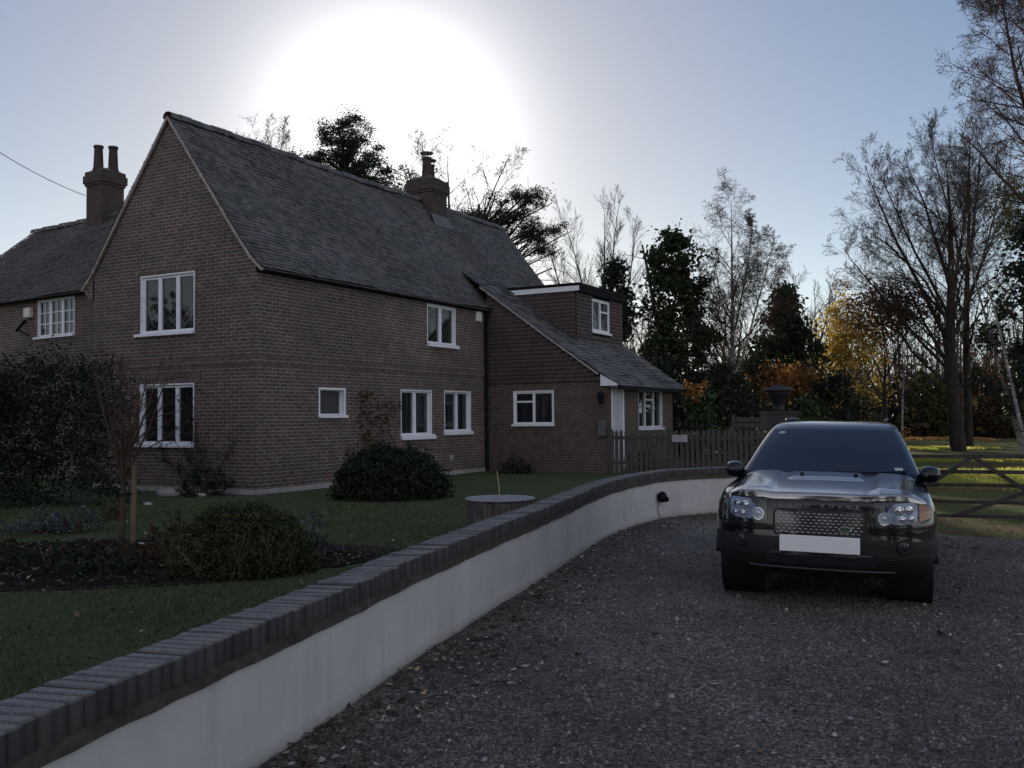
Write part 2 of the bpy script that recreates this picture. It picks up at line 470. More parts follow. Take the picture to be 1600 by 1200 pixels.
# driveway sheet
dv = [(p[0], p[1]) for p in WQ[::6]] + [(5.4, 20), (6.3, 23.4), (7.3, 22.9), (6.4, 17), (5.6, 13.4), (7, 12.3), (9.5, 11.4), (16, 9.6), (24, 8.4), (24, -6), (-2.1, -6)]
mb = MB(); mb.poly([(x, y, 0) for x, y in dv]); o = mb.build('driveway', MG['gravel']); o['kind'] = 'structure'
pv = [(4.2, 25.9), (6.6, 24.9), (9.2, 23.2), (10.5, 26), (6.5, 30.5), (5.3, 30)]  # pale sheet added behind the fence to brighten the picket gaps
mb = MB(); mb.poly([(x, y, .012) for x, y in pv]); o = mb.build('added_pale_ground', simple('added pale ground', (.33, .32, .30), .85, .25, .25, 3, .2)); o['kind'] = 'structure'
# lawn behind the wall, standing higher than the drive
lw = [(p[0] + n[0] * .12, p[1] + n[1] * .12) for p, n in zip(WQ[::6], WN[::6])] + [(5.6, 20), (6.0, 23.4), (3, 27), (-6, 40), (-40, 40), (-40, -2)]
mb = MB(); mb.poly([(x, y, LAWN_Z) for x, y in lw]); o = mb.build('lawn', MG['lawn']); o['kind'] = 'structure'
# planting bed in the lawn
bed = []
for a in np.linspace(0, 2 * math.pi, 40, endpoint=False):
    rr = 1 + .07 * math.sin(3 * a + .5) + .05 * math.sin(5 * a)
    bed.append((-4.55 + 3.15 * rr * math.cos(a), 10.2 + 1.75 * rr * math.sin(a), LAWN_Z + .012))
mb = MB(); mb.poly(bed); o = mb.build('flower_bed_soil', MG['soil']); o['kind'] = 'structure'

# loose stones of the drive
def scatter_in(n, xr, yr, test, rg):
    P = np.stack([rg.uniform(*xr, n), rg.uniform(*yr, n)], 1)
    return P[test(P)]
def right_of_wall(P, off=.02):
    """True where a point lies on the driveway side of the wall"""
    d = ((P[:, None, :] - WQ[None, ::8, :]) ** 2).sum(2); k = d.argmin(1) * 8
    return ((P - WQ[k]) * WN[k]).sum(1) < -off
rg = np.random.default_rng(21)
N = 60000
rad = np.sqrt(rg.uniform(0, 1, N)) ; yy = 2.6 + 9.5 * rg.uniform(0, 1, N) ** 1.35
P = np.stack([rg.uniform(-.62, .66, N) * yy, yy], 1)
P = P[right_of_wall(P, .03)]
m = len(P); s = rg.lognormal(math.log(.0075), .38, m)
a = rg.uniform(0, 2 * math.pi, m); fl = rg.uniform(.5, .95, m)
base = np.stack([np.cos(a[:, None] + np.arange(5) * 2 * math.pi / 5 + rg.normal(0, .25, (m, 5))) * s[:, None], np.sin(a[:, None] + np.arange(5) * 2 * math.pi / 5 + rg.normal(0, .25, (m, 5))) * s[:, None] * .8], 2)
V = np.zeros((m, 10, 3)); V[:, :5, :2] = P[:, None, :] + base; V[:, 5:, :2] = P[:, None, :] + base * .55
V[:, 5:, 2] = (s * fl)[:, None] + rg.normal(0, .12, (m, 5)) * s[:, None]; V[:, :5, 2] = -.002; V[:, 9] = (V[:, 5] + V[:, 8]) / 2
i = 10 * np.arange(m)[:, None]
Q4 = np.concatenate([i + np.array([[j, (j + 1) % 5, 5 + (j + 1) % 5, 5 + j]]) for j in range(5)] + [i + np.array([[5, 6, 7, 8]]), ])
def stone_mat():
    n = NT('loose gravel stone'); col = n.ramp(n.island(), [(0, (.04, .034, .028)), (.45, (.10, .088, .073)), (.8, (.17, .15, .122)), (.965, (.25, .225, .19)), (1, (.42, .39, .34))])
    n.base(col, .7, .35); return n.m
gs = np_mesh('gravel_stones', V.reshape(-1, 3), Q4, stone_mat()); tag(gs, 'loose grey and brown gravel stones covering the driveway', 'gravel', kind='stuff')

# fallen leaves
def leaf_quads(P, z, size, rg, tilt=.35, curl=.3):
    m = len(P); a = rg.uniform(0, 2 * math.pi, m)
    d = np.stack([np.cos(a), np.sin(a), rg.normal(0, tilt, m)], 1); d /= np.linalg.norm(d, axis=1)[:, None]
    e = np.stack([-np.sin(a), np.cos(a), rg.normal(0, tilt, m)], 1); e /= np.linalg.norm(e, axis=1)[:, None]
    c = np.concatenate([P, np.full((m, 1), 0.0)], 1); c[:, 2] = z
    s = size[:, None]
    V = np.stack([c - d * s, c + e * s * .55, c + d * s, c - e * s * .55], 1)
    V[:, 0, 2] += curl * size * rg.uniform(0, 1, m); V[:, 2, 2] += curl * size * rg.uniform(0, 1, m)
    V[:, :, 2] = np.maximum(V[:, :, 2], np.reshape(z, (-1, 1)) * .4 if hasattr(z, '__len__') else z * .4)
    return V.reshape(-1, 3), np.arange(4 * m).reshape(m, 4)
rg = np.random.default_rng(5)
k = rg.integers(40, len(WQ) - 12, 4200)
P1 = WQ[k] - WN[k] * (np.abs(rg.normal(0, .42, 4200)) + .03)[:, None] + rg.normal(0, .05, (4200, 2))
yy = rg.uniform(3.2, 16, 4200); P2 = np.stack([rg.uniform(-.5, .75, 4200) * yy, yy], 1)
P2 = P2[right_of_wall(P2)]
yy = rg.uniform(7, 15.5, 4200); P3 = np.stack([rg.uniform(3.4, 9.5, 4200), yy], 1)
P = np.concatenate([P1, P2[:3200], P3])
V, Fq = leaf_quads(P, .016, rg.lognormal(math.log(.019), .35, len(P)), rg, .25)
M['litter'] = leaf_mat('fallen leaf', [(0, (.028, .020, .014)), (.35, (.06, .040, .025)), (.65, (.11, .072, .042)), (.84, (.17, .12, .075)), (.9, (.34, .31, .27)), (.985, (.45, .42, .37)), (1, (.5, .33, .06))], .1, .55)
o = np_mesh('fallen_leaves', V, Fq, M['litter']); tag(o, 'brown fallen leaves strewn over the gravel and along the wall foot', 'leaves', kind='stuff')

# short grass of the lawn near the wall
rg = np.random.default_rng(9)
def left_of_wall(P, off): return ~right_of_wall(P, -off)
N = 90000
yy = 3.4 + 14 * rg.uniform(0, 1, N) ** 1.2; P = np.stack([rg.uniform(-.62, .06, N) * yy, yy], 1)
P = P[left_of_wall(P, .24)]
inb = ((P[:, 0] + 4.55) / 3.1) ** 2 + ((P[:, 1] - 10.2) / 1.7) ** 2 < 1
P = P[~inb]; m = len(P)
h = rg.uniform(.010, .030, m) * (1 + .7 * (np.sin(P[:, 0] * 2.3 + 1.7 * np.sin(P[:, 1] * 1.1)) * np.sin(P[:, 1] * 1.9))); a = rg.uniform(0, 2 * math.pi, m); w_ = .0035 + .0006 * P[:, 1]
b0 = np.stack([P[:, 0] - np.cos(a) * w_, P[:, 1] - np.sin(a) * w_, np.full(m, LAWN_Z - .004)], 1)
b1 = np.stack([P[:, 0] + np.cos(a) * w_, P[:, 1] + np.sin(a) * w_, np.full(m, LAWN_Z - .004)], 1)
tp = np.stack([P[:, 0] + rg.normal(0, .014, m), P[:, 1] + rg.normal(0, .014, m), LAWN_Z + h], 1)
V = np.stack([b0, b1, tp], 1).reshape(-1, 3)
M['grass'] = leaf_mat('grass blade', [(0, (.045, .068, .027)), (.6, (.09, .12, .048)), (1, (.15, .155, .07))], .3)
o = np_mesh('lawn_grass', V, np.arange(3 * m).reshape(m, 3), M['grass']); tag(o, 'short green mown grass behind the brick capped wall', 'grass', kind='stuff')
P = scatter_in(620, (-8, 1), (4.5, 16), lambda p: left_of_wall(p, .3), rg)
V, Fq = leaf_quads(P, LAWN_Z + .03, rg.lognormal(math.log(.022), .3, len(P)), rg, .4)
o = np_mesh('lawn_leaves', V, Fq, M['litter']); tag(o, 'scattered pale and brown leaves lying on the lawn', 'leaves', kind='stuff')

# clods and dead leaves of the bed
rg = np.random.default_rng(12); n = 2600
a = rg.uniform(0, 2 * math.pi, n); q = np.sqrt(rg.uniform(0, 1, n)); P = np.stack([-4.55 + 3.0 * q * np.cos(a), 10.2 + 1.65 * q * np.sin(a)], 1)
s = rg.lognormal(math.log(.022), .5, n)
B = np.array([(-1, -1, -.3), (1, -1, -.3), (1, 1, -.3), (-1, 1, -.3), (-.5, -.5, .6), (.6, -.4, .7), (.5, .6, .55), (-.6, .5, .65)])
V = B[None] * s[:, None, None] * rg.uniform(.7, 1.3, (n, 8, 3)) + np.concatenate([P, np.full((n, 1), LAWN_Z + .012)], 1)[:, None, :]
i = 8 * np.arange(n)[:, None]
Fq = np.concatenate([i + np.array([x]) for x in ([4, 5, 6, 7], [0, 1, 5, 4], [1, 2, 6, 5], [2, 3, 7, 6], [3, 0, 4, 7])])
o = np_mesh('soil_clods', V.reshape(-1, 3), Fq, MG['soil']); tag(o, 'dark crumbly soil of the flower bed in the lawn', 'soil', kind='stuff')
V, Fq = leaf_quads(P[:1500] + .03, LAWN_Z + .04, rg.lognormal(math.log(.022), .35, 1500), rg, .4)
o = np_mesh('bed_leaves', V, Fq, M['litter']); tag(o, 'brown dead leaves lying on the flower bed soil', 'leaves', kind='stuff')

# ------------------------------------------------------------------ curved garden wall
def render_material():
    n = NT('painted wall render'); c = n.coord('Object')
    f1 = n.noise(c, 1.6, 5, .6); f2 = n.noise(n.coord('Object', (7, 7, .6)), 1.0, 4, .65); f3 = n.noise(c, 40, 4, .7)
    col = n.ramp(f1, [(.3, (.47, .455, .445)), (.7, (.58, .56, .55))])
    col = n.mix(n.ramp(f2, [(.52, 0), (.74, .42)]), col, (.34, .32, .28))
    sp = n.node('ShaderNodeSeparateXYZ'); n.l.new(n.coord('Object'), sp.inputs[0])
    low = n.ramp(n.mix(.25, n.ramp(sp.outputs[2], [(0, 1), (.10, 0)]), n.ramp(f1, [(.3, 0), (.7, 1)]), 'MULTIPLY'), [(.1, 0), (.9, .55)])
    col = n.mix(low, col, (.20, .19, .13))
    n.base(col, .85, .25); n.bump(f3, .35, .006); return n.m
def coping_material():
    n = NT('weathered coping brick'); c = n.coord('Object'); r = n.island()
    col = n.ramp(r, [(0, (.03, .028, .027)), (.5, (.045, .040, .038)), (1, (.062, .053, .049))])
    f = n.noise(c, 9, 5, .7); f2 = n.noise(c, 55, 4, .7)
    col = n.mix(n.ramp(f, [(.58, 0), (.8, .35)]), col, (.13, .13, .12))
    col = n.mix(n.ramp(f2, [(.66, 0), (.8, .3)]), col, (.22, .22, .21))
    # up-facing tops paler: lichen, plus sky light painted into the colour
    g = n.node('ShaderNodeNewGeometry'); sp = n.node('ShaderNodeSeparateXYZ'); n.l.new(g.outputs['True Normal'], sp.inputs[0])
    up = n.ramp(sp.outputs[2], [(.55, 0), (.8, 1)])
    lich_skylight = n.mix(1, n.ramp(f, [(.3, (.11, .11, .105)), (.7, (.20, .20, .19))]), n.ramp(f2, [(.3, .6), (.75, 1.5)]), 'MULTIPLY')
    col = n.mix(up, col, lich_skylight)
    n.base(col, .7, .35); n.bump(f2, .7, .008); return n.m
gw = empty('garden_wall', (0, 0, 0), 0, 'low curved white rendered garden wall capped with dark bricks along the drive', 'wall')
st = slice(0, None, 4)
Q, NN = WQ[st], WN[st]; zt = wall_top(Q[:, 1])
mb = MB()
rr = np.random.default_rng(2)
drip = rr.normal(0, .002, len(Q))
fr_ = [(x, y, -.05) for x, y in Q]; ft = [(x, y, z + d) for (x, y), z, d in zip(Q, zt, drip)]
bk = [(x + n[0] * .2, y + n[1] * .2, z) for (x, y), n, z in zip(Q, NN, zt)]; bb = [(x + n[0] * .2, y + n[1] * .2, -.05) for (x, y), n in zip(Q, NN)]
mb.grid([fr_, ft, bk, bb]); mb.build('rendered_wall', render_material(), gw)
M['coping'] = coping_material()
# bedding course under the coping, rough lower edge
mb = MB(); e = .018
dl = rr.normal(0, .0025, len(Q)); do = rr.normal(0, .003, len(Q))
rows = [[(x - n[0] * (e + o_), y - n[1] * (e + o_), z - .008 + d) for (x, y), n, z, d, o_ in zip(Q, NN, zt, dl, do)],
        [(x - n[0] * (e + o_), y - n[1] * (e + o_), z + .058) for (x, y), n, z, o_ in zip(Q, NN, zt, do)],
        [(x + n[0] * .222, y + n[1] * .222, z + .058) for (x, y), n, z in zip(Q, NN, zt)],
        [(x + n[0] * .222, y + n[1] * .222, z - .008) for (x, y), n, z in zip(Q, NN, zt)],
        [(x - n[0] * (e + o_), y - n[1] * (e + o_), z - .008 + d) for (x, y), n, z, d, o_ in zip(Q, NN, zt, dl, do)]]
mb.grid(rows); mb.build('bedding_course', simple('bedding mortar and tile', (.075, .062, .05), .9, .2, .4, 14, .6), gw)
# bricks on edge
V = []; Fc = []
rg = np.random.default_rng(31)
for k in range(0, len(WQ) - 2, 2):
    c = WQ[k] + WN[k] * .10; t = np.append(WT[k], 0); n = np.append(WN[k], 0)
    a = rg.normal(0, .012); t2 = t * math.cos(a) + n * math.sin(a); n2 = -t * math.sin(a) + n * math.cos(a)
    z0 = wall_top(WQ[k][1]) + .056; z1 = z0 + .115 + rg.normal(0, .0035)
    hw = .0325; d = .125
    c3 = np.array([c[0], c[1], 0]) + n * rg.normal(0, .004)
    b = len(V)
    ch = .008
    for (zz, q) in ((z0, 0), (z1 - ch, 0), (z1 + rg.normal(0, .001), ch)):
        for (i, j) in ((-1, -1), (1, -1), (1, 1), (-1, 1)):
            V.append(c3 + t2 * i * (hw - q) + n2 * j * (d - q) + np.array([0, 0, zz]))
    for L in (0, 4):
        for j in range(4): Fc.append((b + L + j, b + L + (j + 1) % 4, b + L + 4 + (j + 1) % 4, b + L + 4 + j))
    Fc.append((b + 8, b + 9, b + 10, b + 11))
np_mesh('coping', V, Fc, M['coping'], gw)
mb = MB()
rows = [[(x + n[0] * o_, y + n[1] * o_, z + zz) for (x, y), n, z in zip(Q, NN, zt)] for o_, zz in ((-.008, .05), (-.008, .140), (.205, .140), (.205, .05))]
mb.grid(rows); mb.build('mortar_joints', simple('dark coping mortar', (.018, .017, .016), .95, .1, .3, 20), gw)

# lamp on the wall with its cable
k = int(np.argmin(((WQ - np.array([2.36, 15.45])) ** 2).sum(1)))
lp = np.append(WQ[k], 0); ln_ = -np.append(WN[k], 0); lt = np.append(WT[k], 0)
la = empty('wall_lamp', tuple(lp + np.array([0, 0, .36])), 0, 'small black bulkhead lamp with hanging cable on the white wall', 'lamp')
mb = MB(); mb.lathe([(0, .0), (.05, .0), (.05, .03), (.085, .045), (.09, .08), (.07, .12), (.03, .145), (0, .15)], tuple(np.zeros(3)), axis=ln_, k=16); mb.build('lamp_body', M['black_plastic'], la, smooth=True)
mb = MB(); mb.lathe([(0, 0), (.04, 0), (.05, .05), (.03, .09), (0, .1)], tuple(lt * .06 + ln_ * .06 + np.array([0, 0, -.03])), axis=nrm(ln_ + lt * .8 - np.array([0, 0, .3])), k=12); mb.build('lamp_shade', M['black_plastic'], la, smooth=True)
mb = MB(); mb.tube([ln_ * .03 + lt * -.02 + np.array([0, 0, -.08]), ln_ * .02 - lt * .07 + np.array([0, 0, -.16]), ln_ * .02 - lt * .05 + np.array([0, 0, -.25]), ln_ * .03 + lt * .01 + np.array([0, 0, -.33]), ln_ * .05 + lt * .03 + np.array([0, 0, -.37])], .006, 5)
mb.build('cable', M['black_plastic'], la)
# ------------------------------------------------------------------ brick house
def tiled_slope(prof, u0, u1, tw=.165, gauge=.105, lift=.026, seed=1, axis='u', hip=None):
    """rows of separate tiles up a profile [(v, z)...] from eave to ridge; returns V, F"""
    rg = np.random.default_rng(seed)
    pr = np.array(prof, float); seg = np.linalg.norm(np.diff(pr, axis=0), axis=1); cum = np.concatenate([[0], np.cumsum(seg)])
    L = cum[-1]; nr = int(L / gauge)
    Vs = []; Fs = []; base = 0
    def pos(s): return np.interp(s, cum, pr[:, 0]), np.interp(s, cum, pr[:, 1])
    for r in range(nr + 1):
        s0 = r * gauge; s1 = min(L, s0 + gauge * 1.25)
        if s1 - s0 < .03: continue
        v0, z0 = pos(s0); v1, z1 = pos(s1)
        t = nrm([v1 - v0, z1 - z0]); n = np.array([-t[1], t[0]])
        if n[1] < 0: n = -n
        a0, a1 = u0, u1
        if hip: a0, a1 = hip(s0 / L)
        offs = (r % 2) * tw / 2 - tw
        e = np.arange(a0 + offs, a1 + tw, tw)
        x0 = np.clip(e[:-1] + .004, a0, a1); x1 = np.clip(e[1:] - .004, a0, a1)
        k = x1 - x0 > .02; x0 = x0[k]; x1 = x1[k]; m = len(x0)
        if m == 0: continue
        jl = lift + rg.normal(0, .005, m); sg = rg.normal(0, .006, m)
        # long slow sag of the old timbers
        sag = .018 * np.sin(x0 * .9 + r * .13) + .012 * np.sin(x0 * 2.3 + 1.3)
        def P(x, v, z, l, ds=0): return np.stack([x, np.full(m, v) + n[0] * l + t[0] * ds, np.full(m, z) + n[1] * l + t[1] * ds], 1)
        q = np.stack([P(x0, v0, z0, sag + jl - .014, sg), P(x1, v0, z0, sag + jl - .014, sg), P(x0, v0, z0, sag + jl, sg), P(x1, v0, z0, sag + jl, sg),
                      P(x0, v1, z1, sag + .004), P(x1, v1, z1, sag + .004)], 1)
        Vs.append(q.reshape(-1, 3))
        i = base + 6 * np.arange(m)[:, None]
        Fs.append(np.concatenate([i + np.array([[0, 1, 3, 2]]), i + np.array([[2, 3, 5, 4]])]))
        base += 6 * m
    return np.concatenate(Vs), np.concatenate(Fs)

def join_np(parts):
    Vs, Fs, b = [], [], 0
    for V, Fc in parts:
        V = np.asarray(V, float); Vs.append(V); Fs.append(np.asarray(Fc) + b); b += len(V)
    return np.concatenate(Vs), np.concatenate(Fs)

def holed(mb, P, a0, a1, z0, z1, holes, flip=False, reveal=.10):
    A = sorted({a0, a1, *[h[0] for h in holes], *[h[1] for h in holes]})
    Z = sorted({z0, z1, *[h[2] for h in holes], *[h[3] for h in holes]})
    for i in range(len(A) - 1):
        for j in range(len(Z) - 1):
            am = (A[i] + A[i + 1]) / 2; zm = (Z[j] + Z[j + 1]) / 2
            if any(h[0] < am < h[1] and h[2] < zm < h[3] for h in holes): continue
            q = [P(A[i], Z[j], 0), P(A[i + 1], Z[j], 0), P(A[i + 1], Z[j + 1], 0), P(A[i], Z[j + 1], 0)]
            mb.poly(q[::-1] if flip else q)
    for (b0, b1, c0, c1) in holes:
        for (p, q) in (((b0, c0), (b1, c0)), ((b1, c0), (b1, c1)), ((b1, c1), (b0, c1)), ((b0, c1), (b0, c0))):
            mb.poly([P(*p, 0), P(*p, reveal), P(*q, reveal), P(*q, 0)])

def pbox(mb, P, a0, a1, d0, d1, z0, z1):
    vs = [P(a, z, d) for z in (z0, z1) for (a, d) in ((a0, d0), (a1, d0), (a1, d1), (a0, d1))]
    mb.add(vs, [(0, 3, 2, 1), (4, 5, 6, 7), (0, 1, 5, 4), (1, 2, 6, 5), (2, 3, 7, 6), (3, 0, 4, 7)])

def window(parent, P, a0, a1, z0, z1, mull=(), trans=(), fr=.055, lining=.03, rec=.05, depth=.11, sill=.06, sill_ext=(.07, .07),
           glass='glass', mat='white', bars=(0, 0), mw=.09, label=None):
    """frame with casement bars; the panes and the sill hang under it. trans: (light index, fraction from top)"""
    mb = MB()
    zs = z0 + (sill if sill else 0)
    # lining of the opening
    pbox(mb, P, a0, a0 + lining, -.004, depth, zs, z1); pbox(mb, P, a1 - lining, a1, -.004, depth, zs, z1)
    pbox(mb, P, a0 + lining, a1 - lining, -.004, depth, z1 - lining, z1)
    i0, i1, j0, j1 = a0 + lining, a1 - lining, zs, z1 - lining
    pbox(mb, P, i0, i0 + fr, rec, depth - .012, j0, j1); pbox(mb, P, i1 - fr, i1, rec, depth - .012, j0, j1)
    pbox(mb, P, i0 + fr, i1 - fr, rec, depth - .012, j1 - fr, j1); pbox(mb, P, i0 + fr, i1 - fr, rec, depth - .012, j0, j0 + fr)
    edges = [i0 + fr]
    for m in mull:
        c = a0 + (a1 - a0) * m
        pbox(mb, P, c - mw / 2, c + mw / 2, rec - .006, depth - .014, j0 + fr, j1 - fr); edges += [c - mw / 2, c + mw / 2]
    edges.append(i1 - fr)
    lights = [(edges[k], edges[k + 1]) for k in range(0, len(edges), 2)]
    panes = []
    for k, (b0, b1) in enumerate(lights):
        cuts = [t[1] for t in trans if t[0] == k]
        top = j1 - fr; bot = j0 + fr
        if cuts:
            zc = top - (top - bot) * cuts[0]
            pbox(mb, P, b0, b1, rec - .003, depth - .016, zc - fr * .5, zc + fr * .5)
            panes += [(b0, b1, bot, zc - fr * .5), (b0, b1, zc + fr * .5, top)]
        else: panes.append((b0, b1, bot, top))
    for (b0, b1, c0, c1) in panes:
        for i in range(bars[0]):
            x = b0 + (b1 - b0) * (i + 1) / (bars[0] + 1); pbox(mb, P, x - .012, x + .012, depth - .05, depth - .022, c0, c1)
        for i in range(bars[1]):
            y = c0 + (c1 - c0) * (i + 1) / (bars[1] + 1); pbox(mb, P, b0, b1, depth - .048, depth - .024, y - .012, y + .012)
    o = mb.build('window', M[mat], parent)
    if label: o['label'] = label
    for q in panes:
        g = MB(); b0, b1, c0, c1 = q
        g.poly([P(b0, c0, depth - .03), P(b1, c0, depth - .03), P(b1, c1, depth - .03), P(b0, c1, depth - .03)])
        g.build('pane', M[glass], o, uv=True)
    if sill:
        sb = MB()
        vs = [P(a0 - sill_ext[0], z0 - .01, -.07), P(a1 + sill_ext[1], z0 - .01, -.07), P(a1 + sill_ext[1], z0 - .01, -.002), P(a0 - sill_ext[0], z0 - .01, -.002),
              P(a0 - sill_ext[0], z0 + sill * .6, -.07), P(a1 + sill_ext[1], z0 + sill * .6, -.07), P(a1 + sill_ext[1], zs, -.002), P(a0 - sill_ext[0], zs, -.002)]
        sb.add(vs, [(0, 3, 2, 1), (4, 5, 6, 7), (0, 1, 5, 4), (1, 2, 6, 5), (2, 3, 7, 6), (3, 0, 4, 7)])
        pbox(sb, P, a0, a1, -.002, depth - .01, z0, zs)
        sb.build('sill', M[mat], o)
    return o

house = empty('brick_house', tuple(P0), HROT, 'brown brick house with steep tiled gable, white casement windows and low tiled side wing', 'house')
PS = lambda a, z, d: (a, d, z)                # long side wall, v = 0
PG = lambda a, z, d: (d, a, z)                # gable wall, u = 0
PE = lambda a, z, d: (9.0 + d, a, z)          # wing wall that faces the lawn
PD = lambda a, z, d: (a, -3.70 + d, z)        # wing wall with the door
EAVE, RV, RZ = 4.80, 2.48, 8.10
UEND = 14.4
g_up = (1.72, 3.35, 3.46, 4.76); g_lo = (1.73, 3.36, 1.10, 2.43)
s_sm = (1.86, 2.77, 1.69, 2.34); s_w1 = (4.87, 6.22, 1.14, 2.36); s_w2 = (6.80, 8.13, 1.22, 2.37); s_up = (6.03, 7.38, 3.49, 4.57)
mb = MB()
holed(mb, PG, 0, 4.86, -.2, EAVE, [g_up, g_lo], flip=True)
mb.poly([PG(0, EAVE, 0), PG(4.86, EAVE, 0), PG(4.97, EAVE + .02, 0), PG(RV, RZ - .06, 0), PG(-.02, EAVE + .02, 0)][::-1])
holed(mb, PS, 0, 9.0, -.2, EAVE, [s_sm, s_w1, s_w2, s_up])
mb.quad((9, 0, -.2), (UEND, 0, -.2), (UEND, 0, EAVE), (9, 0, EAVE))
mb.quad((0, 4.86, -.2), (0, 4.86, EAVE), (UEND, 4.86, EAVE), (UEND, 4.86, -.2))
mb.poly([(UEND, 0, -.2), (UEND, 4.86, -.2), (UEND, 4.86, EAVE), (UEND, RV, RZ - .06), (UEND, 0, EAVE)])
mb.build('wall', M['brick'], house, uv=True)

# projecting band course round the two faces
mb = MB()
for zz, pr in ((2.93, .035), (2.78, .022)):
    h = .075 if zz > 2.9 else .15
    mb.box(-pr, .0, -pr, 4.86, zz, zz + h); mb.box(.0, 8.9, -pr, .0, zz, zz + h)
mb.build('band_course', M['brick'], house, uv=True)
mb = MB(); mb.box(-.006, .0, 1.52, 3.55, 2.43, 2.64); mb.build('brick_lintel', M['brick_lintel'], house, uv=True)
mb = MB(); mb.box(-.006, .05, 1.60, 3.47, 4.765, 4.86); mb.build('brick_lintel', M['brick_lintel'], house, uv=True)
mb = MB(); mb.box(-.02, .0, .02, 4.86, -.2, .27); mb.box(-.02, 8.9, -.022, .0, -.2, .27); mb.build('plinth', M['concrete'], house)

window(house, PG, *g_up, mull=(.335, .665), glass='glass_lattice', mw=.10, sill_ext=(.0, .14))
window(house, PG, *g_lo, mull=(.335, .665), mw=.10, sill_ext=(.0, .14))
window(house, PS, *s_sm, fr=.02, rec=.09, depth=.17, lining=.045, glass='glass_brick_reflection', sill_ext=(.02, .02))
window(house, PS, *s_w1, mull=(.5,), fr=.04, rec=.07, depth=.14, mw=.12, glass='glass_curtain', sill=.11, sill_ext=(.02, .1))
window(house, PS, *s_w2, mull=(.53,), fr=.04, rec=.07, depth=.15, mw=.10, glass='glass_curtain', sill=.09, sill_ext=(.04, .04))
window(house, PS, *s_up, mull=(.5,), fr=.04, rec=.05, depth=.12, mw=.12, glass='glass_lattice', sill=.09, sill_ext=(.0, .1))

# main roof
prof_r = [(-.20, 4.66), (.10, 4.93), (.55, 5.50), (RV, RZ + .03)]
V1, F1 = tiled_slope(prof_r, -.07, UEND + .08, seed=3)
prof_l = [(5.20, 4.62), (4.9, 4.93), (RV, RZ + .03)]
V2, F2 = tiled_slope(prof_l, -.07, UEND + .08, seed=4)
deck = MB()
for pr in (prof_r, prof_l):
    for (a, b) in zip(pr[:-1], pr[1:]):
        deck.quad((-.05, a[0], a[1] - .03), (UEND + .05, a[0], a[1] - .03), (UEND + .05, b[0], b[1] - .03), (-.05, b[0], b[1] - .03))
roofV, roofF = join_np([(V1, F1), (V2, F2), (deck.v, deck.f)])
roof = np_mesh('roof', roofV, roofF, M['tile_roof'], house)
# half-round ridge tiles, each its own length
mb = MB()
for k in range(int((UEND + .1) / .3)):
    u0 = -.07 + k * .3; zz = RZ - .0 + .012 * math.sin(k * 1.7) + .018 * math.sin(u0 * .9)
    pts = [(RV + .13 * math.cos(a), zz + .11 * math.sin(a)) for a in np.linspace(-.35, math.pi + .35, 8)]
    mb.grid([[(u0, p[0], p[1]) for p in pts], [(u0 + .29, p[0] * 1, p[1] + .006) for p in pts]])
mb.build('ridge_tiles', M['tile_roof'], roof)
# pale mortar verge along both slopes of the gable
mb = MB()
for pr in (prof_r, prof_l):
    for a, b in zip(pr[:-1], pr[1:]):
        mb.bar((-.055, a[0], a[1] - .045), (-.055, b[0], b[1] - .045), .05, .05, up=(1, 0, 0))
mb.build('verge', M['verge'], roof)
mb = MB(); mb.add([(-.03, 4.86, 4.35), (-.03, 5.02, 4.40), (-.03, 5.22, 4.60), (-.03, 5.02, 4.86), (-.03, 4.86, 4.86),
                   (.4, 4.86, 4.35), (.4, 5.02, 4.40), (.4, 5.22, 4.60), (.4, 5.02, 4.86), (.4, 4.86, 4.86)],
                  [(4, 3, 2, 1, 0), (5, 6, 7, 8, 9), (0, 1, 6, 5), (1, 2, 7, 6), (2, 3, 8, 7)])
mb.build('kneeler', M['brick'], house, uv=True)
mb = MB()
for (a, b) in (((-.05, -.13), (9.0, -.13)),):
    mb.box(-.02, 9.0, -.14, -.0, 4.60, 4.72)
mb.build('soffit', M['black_plastic'], house)

